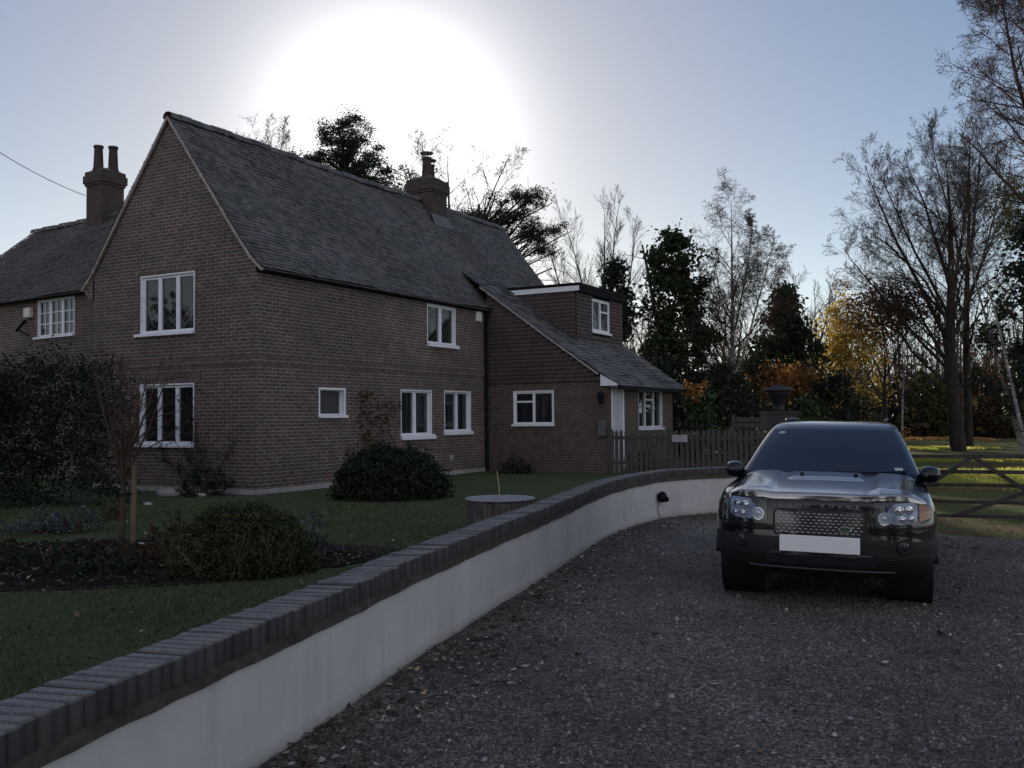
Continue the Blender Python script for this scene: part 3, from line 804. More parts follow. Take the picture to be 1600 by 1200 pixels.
def chimney(parent, c0, c1, z0, z1, pots, rot=0, flash=None, cap=True):
    (x0, y0), (x1, y1) = c0, c1
    mb = MB(); mb.box(x0, x1, y0, y1, z0, z1)
    h = .075
    for k, pr in enumerate((.035, .07, .07, .07, .035)):
        zz = z1 - .42 + k * h + (.0)
        mb.box(x0 - pr, x1 + pr, y0 - pr, y1 + pr, zz, zz + h - .002)
    mb.box(x0 - .03, x1 + .03, y0 - .03, y1 + .03, z1 - .045, z1 + .0)
    o = mb.build('chimney', M['brick_chimney'], parent, uv=True)
    # mortar flaunching
    mb = MB(); cx, cy = (x0 + x1) / 2, (y0 + y1) / 2
    mb.add([(x0, y0, z1), (x1, y0, z1), (x1, y1, z1), (x0, y1, z1), (x0 + .15, y0 + .15, z1 + .1), (x1 - .15, y0 + .15, z1 + .1), (x1 - .15, y1 - .15, z1 + .1), (x0 + .15, y1 - .15, z1 + .1)],
           [(4, 5, 6, 7), (0, 1, 5, 4), (1, 2, 6, 5), (2, 3, 7, 6), (3, 0, 4, 7)])
    mb.build('flaunching', M['lead'], o)
    for (px, py, h, r, cowl) in pots:
        mb = MB(); mb.lathe([(r * 1.15, 0), (r * 1.1, .06), (r, .1), (r * .84, h - .1), (r * .84, h - .08), (r * 1.0, h - .06), (r * 1.0, h), (r * .75, h), (r * .7, h - .3)], (px, py, z1 + .05), k=16)
        mb.build('chimney_pot', M['terracotta'], o, smooth=False)
        if cowl:
            mb = MB()
            for a in range(4):
                q = a * math.pi / 2 + .4
                mb.bar((px + r * .85 * math.cos(q), py + r * .85 * math.sin(q), z1 + .05 + h - .02), (px + r * .9 * math.cos(q), py + r * .9 * math.sin(q), z1 + .05 + h + .14), .018, .018)
            mb.lathe([(r * 1.35, .12), (r * 1.3, .15), (.0, .19)], (px, py, z1 + .05 + h), k=16)
            mb.lathe([(r * 1.35, .12), (0, .125)], (px, py, z1 + .05 + h), k=16)
            mb.build('cowl', M['lead'], o)
    if flash:
        mb = MB()
        for q in flash: mb.quad(*q)
        mb.build('flashing', M['lead'], o)
    return o

slope = (RZ - 5.50) / (RV - .55)
zr = lambda v: 5.50 + (v - .55) * slope + .05
chimney(house, (9.30, 2.03), (10.15, 2.88), 7.0, 8.78, [(9.55, 2.35, .62, .15, True), (9.92, 2.48, .5, .15, True)],
        flash=[((9.22, 1.86, zr(1.86) + .02), (10.3, 1.86, zr(1.86) + .02), (10.2, 2.025, zr(2.03) + .16), (9.28, 2.025, zr(2.03) + .16))])

# ---- side wing with its long low roof
e_win = (-2.09, -.84, 1.42, 2.38)
rt = lambda v: 5.233 + .723 * v
mb = MB()
holed(mb, PE, -3.70, 0, -.2, 2.58, [e_win], flip=True)
d_win = (11.07, 12.98, 1.27, 2.44); d_door = (9.14, 10.0, .15, 2.40)
holed(mb, PD, 9.0, 13.9, -.2, 2.62, [d_win, d_door])
mb.quad((13.9, -3.7, -.2), (13.9, 0, -.2), (13.9, 0, 5), (13.9, -3.7, 2.62))
wing = mb.build('wing_wall', M['brick_ext'], house, uv=True)

window(house, PE, *e_win, mull=(.5,), trans=((1, .28),), fr=.05, rec=.03, depth=.09, mw=.07, sill=.05, sill_ext=(.02, .04))
window(house, PD, *d_win, mull=(.30, .66), trans=((1, .24),), fr=.045, rec=.03, depth=.10, mw=.07, sill=.06, sill_ext=(.03, .03), glass='glass_curtain', mat='white_soft')
# tile hanging on the upper part of the wing wall
def hung(parent, name, y0f, rows, P, gauge=.11, tw=.165, seed=5):
    rg = np.random.default_rng(seed); V = []; Fc = []
    for (z, a0, a1) in rows:
        off = (int(round(z / gauge)) % 2) * tw / 2
        a = a0 - off
        while a < a1:
            b0 = max(a + .003, a0); b1 = min(a + tw - .003, a1); a += tw
            if b1 - b0 < .02: continue
            l = .03 + rg.normal(0, .004)
            i = len(V)
            V += [P(b0, z, -l + .013), P(b1, z, -l + .013), P(b0, z, -l), P(b1, z, -l), P(b0, z + gauge * 1.2, -.006), P(b1, z + gauge * 1.2, -.006)]
            Fc += [(i, i + 1, i + 3, i + 2), (i + 2, i + 3, i + 5, i + 4)]
    return np_mesh(name, V, Fc, M['tile_hung'], parent)
rows = []
z = 2.58
while z < 5.1:
    left = (z + .12 - 5.20) / .723
    rows.append((z, max(-3.62, left), -.02)); z += .11
hung(house, 'tile_hanging', None, rows, PE)
mb = MB(); mb.poly([(9.0, 0, 2.58), (9.0, -3.66, 2.58), (9.0, 0, 5.2)]); mb.build('gable_boarding', M['black_plastic'], house)
prof_w = [(-4.02, 2.44), (-3.45, 2.80), (-1.8, 3.96), (.02, 5.27), (.9, 5.9)]
V1, F1 = tiled_slope(prof_w, 8.90, 14.5, tw=.25, gauge=.16, lift=.034, seed=8)
deck = MB()
for (a, b) in zip(prof_w[:-1], prof_w[1:]):
    deck.quad((8.92, a[0], a[1] - .03), (14.45, a[0], a[1] - .03), (14.45, b[0], b[1] - .03), (8.92, b[0], b[1] - .03))
V1, F1 = join_np([(V1, F1), (deck.v, deck.f)])
wroof = np_mesh('wing_roof', V1, F1, M['tile_ext'], house)
mb = MB()
for a, b in zip(prof_w[1:-1], prof_w[2:]):
    a2 = b if b[0] < .2 else (.14, 5.35)
    mb.bar((8.885, a[0], a[1] - .035), (8.885, a2[0], a2[1] - .035), .045, .05, up=(1, 0, 0))
mb.build('verge', M['verge'], wroof)
mb = MB(); mb.add([(8.90, -3.50, 2.46), (8.90, -3.98, 2.46), (8.90, -3.98, 2.50), (8.90, -3.50, 2.76), (9.06, -3.50, 2.46), (9.06, -3.98, 2.46), (9.06, -3.98, 2.50), (9.06, -3.50, 2.76)],
                  [(0, 1, 2, 3), (4, 7, 6, 5), (0, 4, 5, 1), (2, 6, 7, 3), (1, 5, 6, 2)])
mb.build('eave_box', M['white'], house)
mb = MB(); mb.box(8.88, 14.5, -4.10, -4.0, 2.36, 2.46); mb.build('gutter', M['black_plastic'], house)
mb = MB(); mb.box(9.06, 14.4, -4.0, -3.70, 2.42, 2.45); mb.build('soffit', M['white_soft'], house)
# door and its frame
mb = MB(); pbox(mb, PD, 9.14, 9.20, -.01, .09, .15, 2.40); pbox(mb, PD, 9.94, 10.0, -.01, .09, .15, 2.40); pbox(mb, PD, 9.20, 9.94, -.01, .09, 2.34, 2.40)
df = mb.build('door_frame', M['white'], house)
mb = MB(); pbox(mb, PD, 9.20, 9.94, .03, .08, .15, 2.34)
for (a0, a1, z0, z1) in ((9.28, 9.54, .35, 1.05), (9.60, 9.86, .35, 1.05), (9.28, 9.54, 1.2, 2.2), (9.60, 9.86, 1.2, 2.2)):
    pbox(mb, PD, a0, a1, .02, .031, z0, z1)
dr = mb.build('door', M['door'], house)
mb = MB(); mb.tube([(9.27, -3.72, 1.15), (9.27, -3.74, 1.15), (9.38, -3.74, 1.15)], .012, 6); mb.build('handle', M['lead'], dr)
# lantern beside the door
mb = MB(); mb.lathe([(.02, .30), (.10, .22), (.09, .20), (.065, 0), (.03, -.03), (.0, -.03)], (8.86, -3.52, 2.02), k=6); mb.bar((9.0, -3.52, 2.16), (8.86, -3.52, 2.3), .02, .02)
mb.build('lantern', M['black_plastic'], house)

# ---- flat roofed dormer
DU0, DU1, DV, DZ = 10.75, 14.2, -1.95, 5.30
PDF = lambda a, z, d: (a, DV + d, z)
PDC = lambda a, z, d: (DU0 + d, a, z)
d_w = (11.85, 13.18, 4.15, 5.18)
mb = MB(); holed(mb, PDF, DU0, DU1, 3.6, DZ, [d_w]); mb.poly([(DU0, DV, 3.6), (DU0, 1.0, 5.2), (DU0, 1.0, DZ), (DU0, DV, DZ)]); mb.quad((DU1, DV, 3.6), (DU1, 1.2, 5), (DU1, 1.2, DZ), (DU1, DV, DZ))
mb.build('dormer_wall', M['black_plastic'], house)
rows = []; z = 3.82
while z < 5.28:
    rows += [(z, DU0, d_w[0])] if z + .1 > d_w[2] - .06 and z < d_w[3] else [(z, DU0, DU1)]
    if z + .1 > d_w[2] - .06 and z < d_w[3]: rows.append((z, d_w[1], DU1))
    z += .11
hung(house, 'tile_hanging', None, rows, PDF, seed=6)
rows = []; z = 3.86
while z < 5.28:
    rows.append((z, DV, min(.9, (z + .02 - 5.233) / .723))); z += .11
hung(house, 'tile_hanging', None, [(a, b, c) for a, b, c in rows if c > b + .05], PDC, seed=9)
window(house, PDF, *d_w, mull=(.47,), trans=((1, .33),), fr=.05, rec=.0, depth=.07, mw=.08, sill=.07, sill_ext=(.03, .05), glass='glass_lattice', lining=.035)
mb = MB(); mb.box(DU0 - .10, DU1 + .12, DV - .16, 1.2, 5.42, 5.50); drf = mb.build('dormer_roof', M['black_plastic'], house)
mb = MB(); mb.box(DU0 - .09, DU0 - .06, DV - .14, .35, 5.27, 5.415); mb.build('fascia', M['white'], drf)
mb = MB(); mb.box(DU0 - .06, DU1 + .1, DV - .15, DV - .04, 5.25, 5.415); mb.build('gutter', M['black_plastic'], drf)

# ---- pipes and boxes
mb = MB(); mb.tube([(8.86, -.14, 4.62), (8.86, -.10, 4.45), (8.86, -.07, 4.3), (8.86, -.07, .2)], .045, 8)
for zz in (.9, 2.2, 3.5): mb.lathe([(.055, 0), (.055, .06)], (8.86, -.07, zz), k=8)
mb.build('drainpipe', M['black_plastic'], house)
mb = MB(); mb.box(8.36, 8.64, -.09, 0, 4.30, 4.58); mb.build('alarm_box', M['alarm'], house, bevel=.02)
mb = MB(); mb.lathe([(.0, 0), (.08, 0), (.08, -.03), (0, -.04)], (7.1, 0, .62), axis=(0, 1, 0), k=12); mb.build('air_vent', M['concrete'], house)
mb = MB(); mb.box(1.50, 1.80, -.03, 0, .02, .16); mb.build('air_vent', M['concrete'], house)
mb = MB(); mb.box(9.0 - .12, 9.0, -3.62, -3.42, 1.15, 1.55); mb.build('meter_box', M['lead'], house)

# ------------------------------------------------------------------ cottage joined on at the left
CY = math.radians(34)
cot_p = W(1.2, 4.95, 0)
cv = np.array([-math.cos(CY), math.sin(CY), 0]); cn = np.array([cv[1], -cv[0], 0])
cot = empty('cottage', tuple(cot_p), math.atan2(cn[1], cn[0]), 'low brick cottage at the far left with small paned white window and twin chimney pots', 'house')
# local frame: x into the house, y to the left, z up
PC = lambda a, z, d: (d, a, z)
c_w = (2.50, 4.16, 3.79, 4.79)
mb = MB(); holed(mb, PC, -.6, 9.5, -.2, 5.0, [c_w], flip=True); mb.quad((0, 9.5, -.2), (0, 9.5, 5), (5, 9.5, 5), (5, 9.5, -.2))
mb.build('wall', M['brick'], cot, uv=True)

window(cot, PC, *c_w, mull=(.34, .67), bars=(1, 2), fr=.03, rec=.03, depth=.09, mw=.10, sill=.06, sill_ext=(.0, .12))
cprof = [(-.25, 4.83), (.2, 5.22), (2.5, 7.50)]
def hipf(t): return (-.6, 9.8 - max(0, t - .45) * 1.9)
V1, F1 = tiled_slope([(a, b) for a, b in cprof], -.6, 9.8, seed=14, hip=hipf)
V1 = V1[:, [1, 0, 2]]
deck = MB()
for a, b, h0, h1 in ((cprof[0], cprof[1], 9.8, 9.8), (cprof[1], cprof[2], 9.8, 8.75)):
    deck.quad((a[0], -.6, a[1] - .03), (a[0], h0, a[1] - .03), (b[0], h1, b[1] - .03), (b[0], -.6, b[1] - .03))
deck.quad((2.5, -.6, 7.48), (2.5, 8.75, 7.48), (5.2, 9.8, 4.83), (5.2, -.6, 4.83))
deck.quad((2.5, 8.75, 7.48), (2.5, 8.75, 7.47), (.2, 9.8, 5.2), (5.2, 9.8, 4.83))
V1, F1 = join_np([(V1, F1), (deck.v, deck.f)])
croof = np_mesh('roof', V1, F1, M['tile_cottage'], cot)
mb = MB()
for k in range(31):
    y0 = -.5 + k * .3; zz = 7.47 + .012 * math.sin(k * 2.1)
    pts = [(2.5 + .13 * math.cos(a), zz + .11 * math.sin(a)) for a in np.linspace(-.3, math.pi + .3, 7)]
    mb.grid([[(p[0], y0, p[1]) for p in pts], [(p[0], y0 + .29, p[1] + .006) for p in pts]])
mb.build('ridge_tiles', M['tile_cottage'], croof)
chimney(cot, (2.15, 4.75), (2.87, 5.47), 6.6, 8.78, [(2.35, 5.2, .72, .14, False), (2.65, 4.95, .72, .14, False)])
mb = MB(); mb.box(-.12, 0, 4.36, 4.66, 4.36, 4.62); mb.build('alarm_box', M['alarm'], cot, bevel=.02)
mb = MB(); mb.bar((-.02, 4.72, 4.30), (-.35, 4.55, 4.0), .04, .06); mb.bar((-.02, 4.55, 3.9), (-.32, 4.5, 4.02), .03, .03); mb.build('bracket', M['black_plastic'], cot)
# ------------------------------------------------------------------ plants
def perp(d, rg):
    r = rg.normal(size=d.shape); r -= (r * d).sum(1)[:, None] * d; return r / (np.linalg.norm(r, axis=1)[:, None] + 1e-9)

def grow(p, d, L, r0, r1, n, wob, trop, rg):
    """N branches as n-point polylines: pts (N,n,3), radii (N,n)"""
    N = len(p); pts = np.zeros((N, n, 3)); pts[:, 0] = p; dd = d.copy()
    for i in range(1, n):
        dd = dd + rg.normal(0, wob, (N, 3)); dd[:, 2] += trop
        dd /= np.linalg.norm(dd, axis=1)[:, None]
        pts[:, i] = pts[:, i - 1] + dd * (L / (n - 1))[:, None]
    t = np.linspace(0, 1, n)[None, :]
    rad = r0[:, None] * (1 - t) + r1[:, None] * t
    return pts, rad

def tubes(pts, rad, k):
    N, n, _ = pts.shape
    d = np.gradient(pts, axis=1); d /= np.linalg.norm(d, axis=2)[:, :, None] + 1e-9
    ref = np.where(np.abs(d[:, :1, 2:3]) > .9, np.array([1.0, 0, 0]), np.array([0, 0, 1.0]))
    ref = np.broadcast_to(ref, d.shape)
    a = np.cross(d, ref); a /= np.linalg.norm(a, axis=2)[:, :, None] + 1e-9; b = np.cross(d, a)
    th = np.arange(k) * 2 * math.pi / k
    ring = pts[:, :, None, :] + rad[:, :, None, None] * (np.cos(th)[None, None, :, None] * a[:, :, None, :] + np.sin(th)[None, None, :, None] * b[:, :, None, :])
    V = ring.reshape(-1, 3)
    idx = np.arange(N * n * k).reshape(N, n, k)
    q = np.stack([idx[:, :-1, :], np.roll(idx, -1, 2)[:, :-1, :], np.roll(idx, -1, 2)[:, 1:, :], idx[:, 1:, :]], -1).reshape(-1, 4)
    return V, q

def branches(pts, rad, m, lr, ang, t0, t1, rr, rg, up=0.0, taper=.6):
    """m children on every branch: start, direction, length, radius"""
    N, n, _ = pts.shape
    L = np.linalg.norm(np.diff(pts, axis=1), axis=2).sum(1)
    t = (np.arange(m)[None, :] + rg.uniform(.1, .9, (N, m))) / m * (t1 - t0) + t0
    f = t * (n - 1); i = np.minimum(f.astype(int), n - 2); w = (f - i)[..., None]
    ar = np.arange(N)[:, None]
    p = pts[ar, i] * (1 - w) + pts[ar, i + 1] * w
    d = pts[ar, i + 1] - pts[ar, i]; d /= np.linalg.norm(d, axis=2)[..., None] + 1e-9
    r = rad[ar, i] * (1 - w[..., 0]) + rad[ar, i + 1] * w[..., 0]
    p = p.reshape(-1, 3); d = d.reshape(-1, 3); r = r.reshape(-1)
    a = np.radians(rg.normal(ang, ang * .18, len(d)))[:, None]
    nd = d * np.cos(a) + perp(d, rg) * np.sin(a); nd[:, 2] += up; nd /= np.linalg.norm(nd, axis=1)[:, None]
    ln = (L[:, None] * lr * (1 - taper * (t - t0) / max(1e-6, 1 - t0))).reshape(-1) * rg.uniform(.65, 1.25, len(d))
    return p, nd, ln, r * rr

def bare_tree(seed, h, r, lean=(0, 0), fork=None, lv=(), n0=9, trunk_wob=.03, gain=1.0):
    """lv: (children, length ratio, angle, t0, radius ratio, wobble, tropism, up) for every level after the trunk"""
    rg = np.random.default_rng(seed)
    p = np.zeros((1, 3)); d = nrm([lean[0], lean[1], 1])[None, :]
    pts, rad = grow(p, d, np.array([h]), np.array([r]), np.array([r * .035]), n0, trunk_wob, .02, rg)
    if fork:
        p2 = np.repeat(p, len(fork), 0); P_, R2 = [pts], [rad]
        k = n0 // 2
        for (fi, ax, ay, fl, fr) in fork:
            q, w = grow(pts[:, fi], nrm([ax, ay, 1])[None, :], np.array([fl]), np.array([rad[0, fi] * fr]), np.array([r * .035]), n0, trunk_wob * 1.5, .03, rg)
            P_.append(q); R2.append(w)
        pts = np.concatenate(P_); rad = np.concatenate(R2)
    tv, tf = tubes(pts, rad, 9)
    crown = []; tips = None
    for i, (m, lr, ang, t0, rr, wob, trop, up) in enumerate(lv):
        p, d, L, r1 = branches(pts, rad, m, lr, ang, t0, .995, rr, rg, up)
        r1 = np.maximum(r1, .0045 * gain)
        n = (7, 6, 5, 4)[min(i, 3)]
        pts, rad = grow(p, d, L, r1, np.maximum(r1 * .3, .003 * gain), n, wob, trop, rg)
        crown.append(tubes(pts, rad, (6, 4, 3, 3)[min(i, 3)])); tips = pts
    return (tv, tf), join_np(crown), tips

def leaf_cards(C, size, rg, asp=.6, up=None):
    """one rhombic leaf at each centre"""
    m = len(C); d = rg.normal(size=(m, 3)); 
    if up is not None: d[:, 2] = d[:, 2] * .5 + up
    d /= np.linalg.norm(d, axis=1)[:, None]; e = perp(d, rg)
    s = size[:, None]
    V = np.stack([C - d * s, C + e * s * asp, C + d * s, C - e * s * asp], 1)
    return V.reshape(-1, 3), np.arange(4 * m).reshape(m, 4)

def clumps(n_cl, n_lf, fn, spread, rg, flat=.8):
    c = fn(n_cl, rg); k = rg.integers(0, n_cl, n_lf)
    o = rg.normal(0, 1, (n_lf, 3)) * np.array([1, 1, flat]); s = spread * rg.uniform(.5, 1.3, n_cl)
    return c[k] + o * s[k][:, None]

def ellipsoid(rx, ry, rz, cz, shell=.55, lump=.18):
    def fn(n, rg):
        d = rg.normal(size=(n, 3)); d /= np.linalg.norm(d, axis=1)[:, None]
        r = (shell + (1 - shell) * rg.uniform(0, 1, n) ** .6) * (1 + lump * np.sin(d[:, 0] * 4 + 1) * np.sin(d[:, 1] * 5) + lump * .7 * np.sin(d[:, 2] * 7))
        return d * r[:, None] * np.array([rx, ry, rz]) + np.array([0, 0, cz])
    return fn
def column(prof, shell=.3, lump=.2):
    z_, r_ = np.array(prof).T
    def fn(n, rg):
        a = rg.uniform(0, 2 * math.pi, n); z = rg.uniform(z_[0], z_[-1], n)
        r = np.interp(z, z_, r_) * (shell + (1 - shell) * np.sqrt(rg.uniform(0, 1, n))) * (1 + lump * np.sin(3 * a + z * 1.9) + lump * .6 * np.sin(z * 4.1 + a))
        return np.stack([r * np.cos(a), r * np.sin(a), z], 1)
    return fn

def bark_mat(name, lo, hi, scale=7):
    n = NT(name); c = n.coord('Object', (1, 1, .25)); f = n.noise(c, scale, 5, .65)
    n.base(n.ramp(f, [(.3, lo), (.7, hi)]), .9, .15); n.bump(f, .6, .03); return n.m
def birch_mat():
    n = NT('birch bark'); c = n.coord('Object', (1.5, 1.5, 9)); f = n.noise(c, 1.2, 4, .7); f2 = n.noise(n.coord('Object'), .8, 3, .6)
    col = n.ramp(f, [(.40, (.05, .045, .04)), (.5, (.30, .29, .27)), (.8, (.40, .39, .37))])
    n.base(n.mix(n.ramp(f2, [(.4, 0), (.65, .7)]), col, (.06, .05, .045)), .8, .2); return n.m
M['bark'] = bark_mat('dark bark', (.018, .015, .012), (.048, .04, .033))
M['bark_pale'] = bark_mat('grey bark', (.035, .03, .026), (.075, .066, .058))
M['bark_red'] = bark_mat('pine bark', (.05, .03, .02), (.13, .07, .045))
M['birch'] = birch_mat()
M['twig'] = simple('dark twig', (.045, .035, .03), .9, .15, .3, 2)
M['twig_red'] = simple('reddish twig', (.065, .042, .035), .9, .15, .3, 2)
M['twig_pale'] = simple('pale twig', (.12, .095, .07), .9, .15, .3, 2)
M['pine'] = leaf_mat('pine needles', [(0, (.016, .024, .014)), (.6, (.03, .042, .024)), (1, (.05, .065, .035))], .3)
M['ivy'] = leaf_mat('ivy leaf', [(0, (.010, .018, .009)), (.6, (.022, .036, .015)), (.92, (.04, .055, .02)), (1, (.09, .06, .03))], .22, .65)
M['conifer'] = leaf_mat('conifer foliage', [(0, (.009, .016, .010)), (.7, (.02, .032, .018)), (1, (.035, .05, .025))], .18)
M['yellow'] = leaf_mat('yellow autumn leaf', [(0, (.22, .14, .03)), (.5, (.40, .27, .05)), (1, (.52, .38, .09))], .6)
M['copper'] = leaf_mat('copper autumn leaf', [(0, (.12, .055, .018)), (.5, (.28, .13, .035)), (1, (.42, .22, .06))], .55)
M['brown'] = leaf_mat('brown oak leaf', [(0, (.035, .02, .012)), (.6, (.08, .045, .022)), (1, (.15, .09, .035))], .4)
M['holly'] = leaf_mat('glossy holly leaf', [(0, (.015, .03, .012)), (.6, (.035, .06, .02)), (1, (.09, .11, .04))], .2, .25)
M['olive'] = leaf_mat('olive green leaf', [(0, (.03, .035, .012)), (.6, (.07, .075, .022)), (1, (.13, .12, .035))], .45)
M['box'] = leaf_mat('clipped box leaf', [(0, (.018, .03, .010)), (.5, (.04, .058, .018)), (.9, (.075, .085, .028)), (1, (.14, .10, .03))], .25, .45)
M['dark_shrub'] = leaf_mat('dark evergreen leaf', [(0, (.008, .014, .009)), (.7, (.018, .028, .015)), (1, (.03, .04, .02))], .12, .75)
M['silver'] = leaf_mat('silver grey leaf', [(0, (.04, .047, .048)), (.6, (.075, .085, .085)), (1, (.14, .15, .15))], .2)
M['stem'] = simple('woody stem', (.07, .05, .036), .9, .15, .35, 9)
M['stem_pale'] = simple('pale dry stem', (.10, .085, .065), .9, .15, .3, 9)

def place(root, X, Y, Z=0.0, rz=0.0): root.location = (X, Y, Z); root.rotation_euler = (0, 0, rz); return root
def tree(name, label, cat, X, Y, data, bark, twig, group=None, Z=-.05, leaves=None, leafmat=None):
    o = empty(name, (X, Y, Z), 0, label, cat, group)
    (tv, tf), (cv_, cf), tips = data
    np_mesh('trunk', tv, tf, M[bark], o, smooth=True)
    np_mesh('crown', cv_, cf, M[twig], o)
    if leaves is not None: np_mesh('foliage', leaves[0], leaves[1], M[leafmat], o)
    return o
def XY(px, Y): return (at(px, 640, Y)[0], Y)
def ZZ(px, py, Y): return at(px, py, Y)[2]

G_BARE = 'leafless trees round the house'
# --- trees behind the main roof
Y = 45; x, y = XY(420, Y); h = ZZ(420, 168, Y)
d = bare_tree(41, h * .84, .22, fork=((4, .35, 0, h * .46, .7), (4, -.4, 0, h * .42, .7), (6, .22, .1, h * .32, .7), (6, -.25, 0, h * .30, .7), (3, .75, .1, h * .42, .6), (3, -.7, .1, h * .40, .6), (5, .05, .3, h * .42, .7)), lv=((15, .36, 44, .30, .5, .12, .04, .2), (10, .5, 42, .15, .5, .14, .02, .05), (9, .5, 40, .1, .55, .18, .02, 0)))
lv = leaf_cards(d[2].reshape(-1, 3)[::6] + np.random.default_rng(1).normal(0, .08, (len(d[2].reshape(-1, 3)[::6]), 3)), np.full(len(d[2].reshape(-1, 3)[::6]), .03), np.random.default_rng(1))
tree('bare_tree', 'pale twiggy tree with a few leaves rising behind the left half of the gabled roof', 'tree', x, y, d, 'bark_pale', 'twig_pale', G_BARE, leaves=lv, leafmat='olive')

def pine(seed, X, Y, h, crown, label, trunk_lean=(0, 0), n_cl=60, n_lf=15000, spread=.55, size=.13, stems=26):
    rg = np.random.default_rng(seed)
    o = empty('pine_tree', (X, Y, -.05), 0, label, 'tree')
    pts, rad = grow(np.zeros((1, 3)), nrm([*trunk_lean, 1])[None, :], np.array([h * .93]), np.array([.34]), np.array([.06]), 10, .03, .02, rg)
    tv, tf = tubes(pts, rad, 9); np_mesh('trunk', tv, tf, M['bark_red'], o, smooth=True)
    C = np.concatenate([clumps(int(n_cl * w), int(n_lf * w), lambda n, r, c=c, e=e: ellipsoid(*e, 0, .25, .25)(n, r) + np.array(c), spread, rg, .62) for (c, e, w) in crown])
    V, Fq = leaf_cards(C, rg.uniform(size * .6, size * 1.3, len(C)), rg, .42, up=.35)
    np_mesh('crown', V, Fq, M['pine'], o)
    # limbs from the trunk out to the clumps
    tg = C[rg.integers(0, len(C), stems)]; zz = np.clip(tg[:, 2] - np.linalg.norm(tg[:, :2], axis=1) * .45, h * .3, h * .9)
    tt = zz / (h * .93); i = np.clip((tt * 9).astype(int), 0, 8); st = pts[0, i]
    ln = np.linalg.norm(tg - st, axis=1); dd = (tg - st) / ln[:, None]
    bp, br = grow(st, dd, ln, np.full(stems, .085), np.full(stems, .02), 6, .07, .02, rg)
    p2, d2, L2, r2 = branches(bp, br, 4, .4, 45, .3, .98, .5, rg); b2, c2 = grow(p2, d2, L2, np.maximum(r2, .012), np.full(len(r2), .006), 4, .12, .03, rg)
    V, Fq = join_np([tubes(bp, br, 5), tubes(b2, c2, 3)]); np_mesh('limbs', V, Fq, M['bark'], o)
    return o
Y = 46; x, y = XY(548, Y); hz = lambda py: ZZ(548, py, Y)
k = Y / 1500
pine(51, x, y, hz(172), [((-.1, 0, hz(215)), (42 * k, 42 * k, 46 * k), 1.0), ((-48 * k, 0, hz(245)), (36 * k, 30 * k, 20 * k), .4), ((30 * k, .5, hz(262)), (48 * k, 40 * k, 36 * k), .9), ((-.2, 0, hz(290)), (85 * k, 50 * k, 24 * k), .8)],
     'dense dark pine standing behind the roof ridge, left of the house chimney', n_cl=52, n_lf=9500, spread=.26, size=.062)
Y = 50; x, y = XY(760, Y); hz = lambda py: ZZ(760, py, Y); k = Y / 1500
pine(52, x, y, hz(290), [((60 * k, 0, hz(312)), (50 * k, 40 * k, 20 * k), .7), ((20 * k, 0, hz(345)), (62 * k, 50 * k, 20 * k), .8), ((88 * k, .5, hz(362)), (38 * k, 36 * k, 20 * k), .6), ((95 * k, 0, hz(388)), (26 * k, 30 * k, 10 * k), .25), ((-20 * k, 0, hz(340)), (40 * k, 40 * k, 24 * k), .45)],
     'open spreading pine with drooping flat layers, right of the house chimney', trunk_lean=(-.02, 0), n_cl=52, n_lf=6500, spread=.23, size=.06, stems=46)
Y = 48; x, y = XY(705, Y); h = ZZ(705, 195, Y)
d = bare_tree(43, h * .9, .30, fork=((4, .45, 0, h * .5, .7), (5, -.3, .1, h * .42, .6), (3, .7, .1, h * .42, .5)), lv=((12, .40, 50, .30, .5, .10, .03, .12), (8, .5, 45, .2, .5, .14, .03, .08), (7, .5, 42, .15, .5, .18, .03, .05), (4, .55, 40, .2, .6, .2, .02, 0)))
tree('bare_tree', 'leafless tree with spreading limbs directly behind the house chimney', 'tree', x, y, d, 'bark', 'twig', G_BARE)
# --- between the wing and the birch
Y = 60; x, y = XY(935, Y); h = ZZ(935, 318, Y)
d = bare_tree(44, h * .97, .22, fork=((2, -.32, 0, h * .72, .7), (2, .30, .1, h * .74, .7), (3, .12, -.1, h * .66, .7), (2, -.12, .1, h * .76, .7)), lv=((18, .26, 30, .30, .45, .07, .04, .2), (9, .55, 30, .15, .5, .12, .05, .12), (7, .55, 30, .15, .55, .14, .04, .1)), gain=1.2)
tree('bare_tree', 'pale many stemmed leafless tree with upswept fan of twigs beyond the flat dormer', 'tree', x, y, d, 'bark_pale', 'twig', G_BARE)
Y = 64; x, y = XY(1012, Y); h = ZZ(1012, 415, Y)
d = bare_tree(45, h, .13, lv=((26, .27, 36, .2, .45, .08, .04, .15), (9, .5, 38, .15, .5, .12, .04, .1), (7, .5, 35, .1, .6, .14, .03, 0)), gain=1.2)
tree('bare_tree', 'slender leafless tree seen in the gap between two dark evergreens', 'tree', x, y, d, 'bark_pale', 'twig', G_BARE)

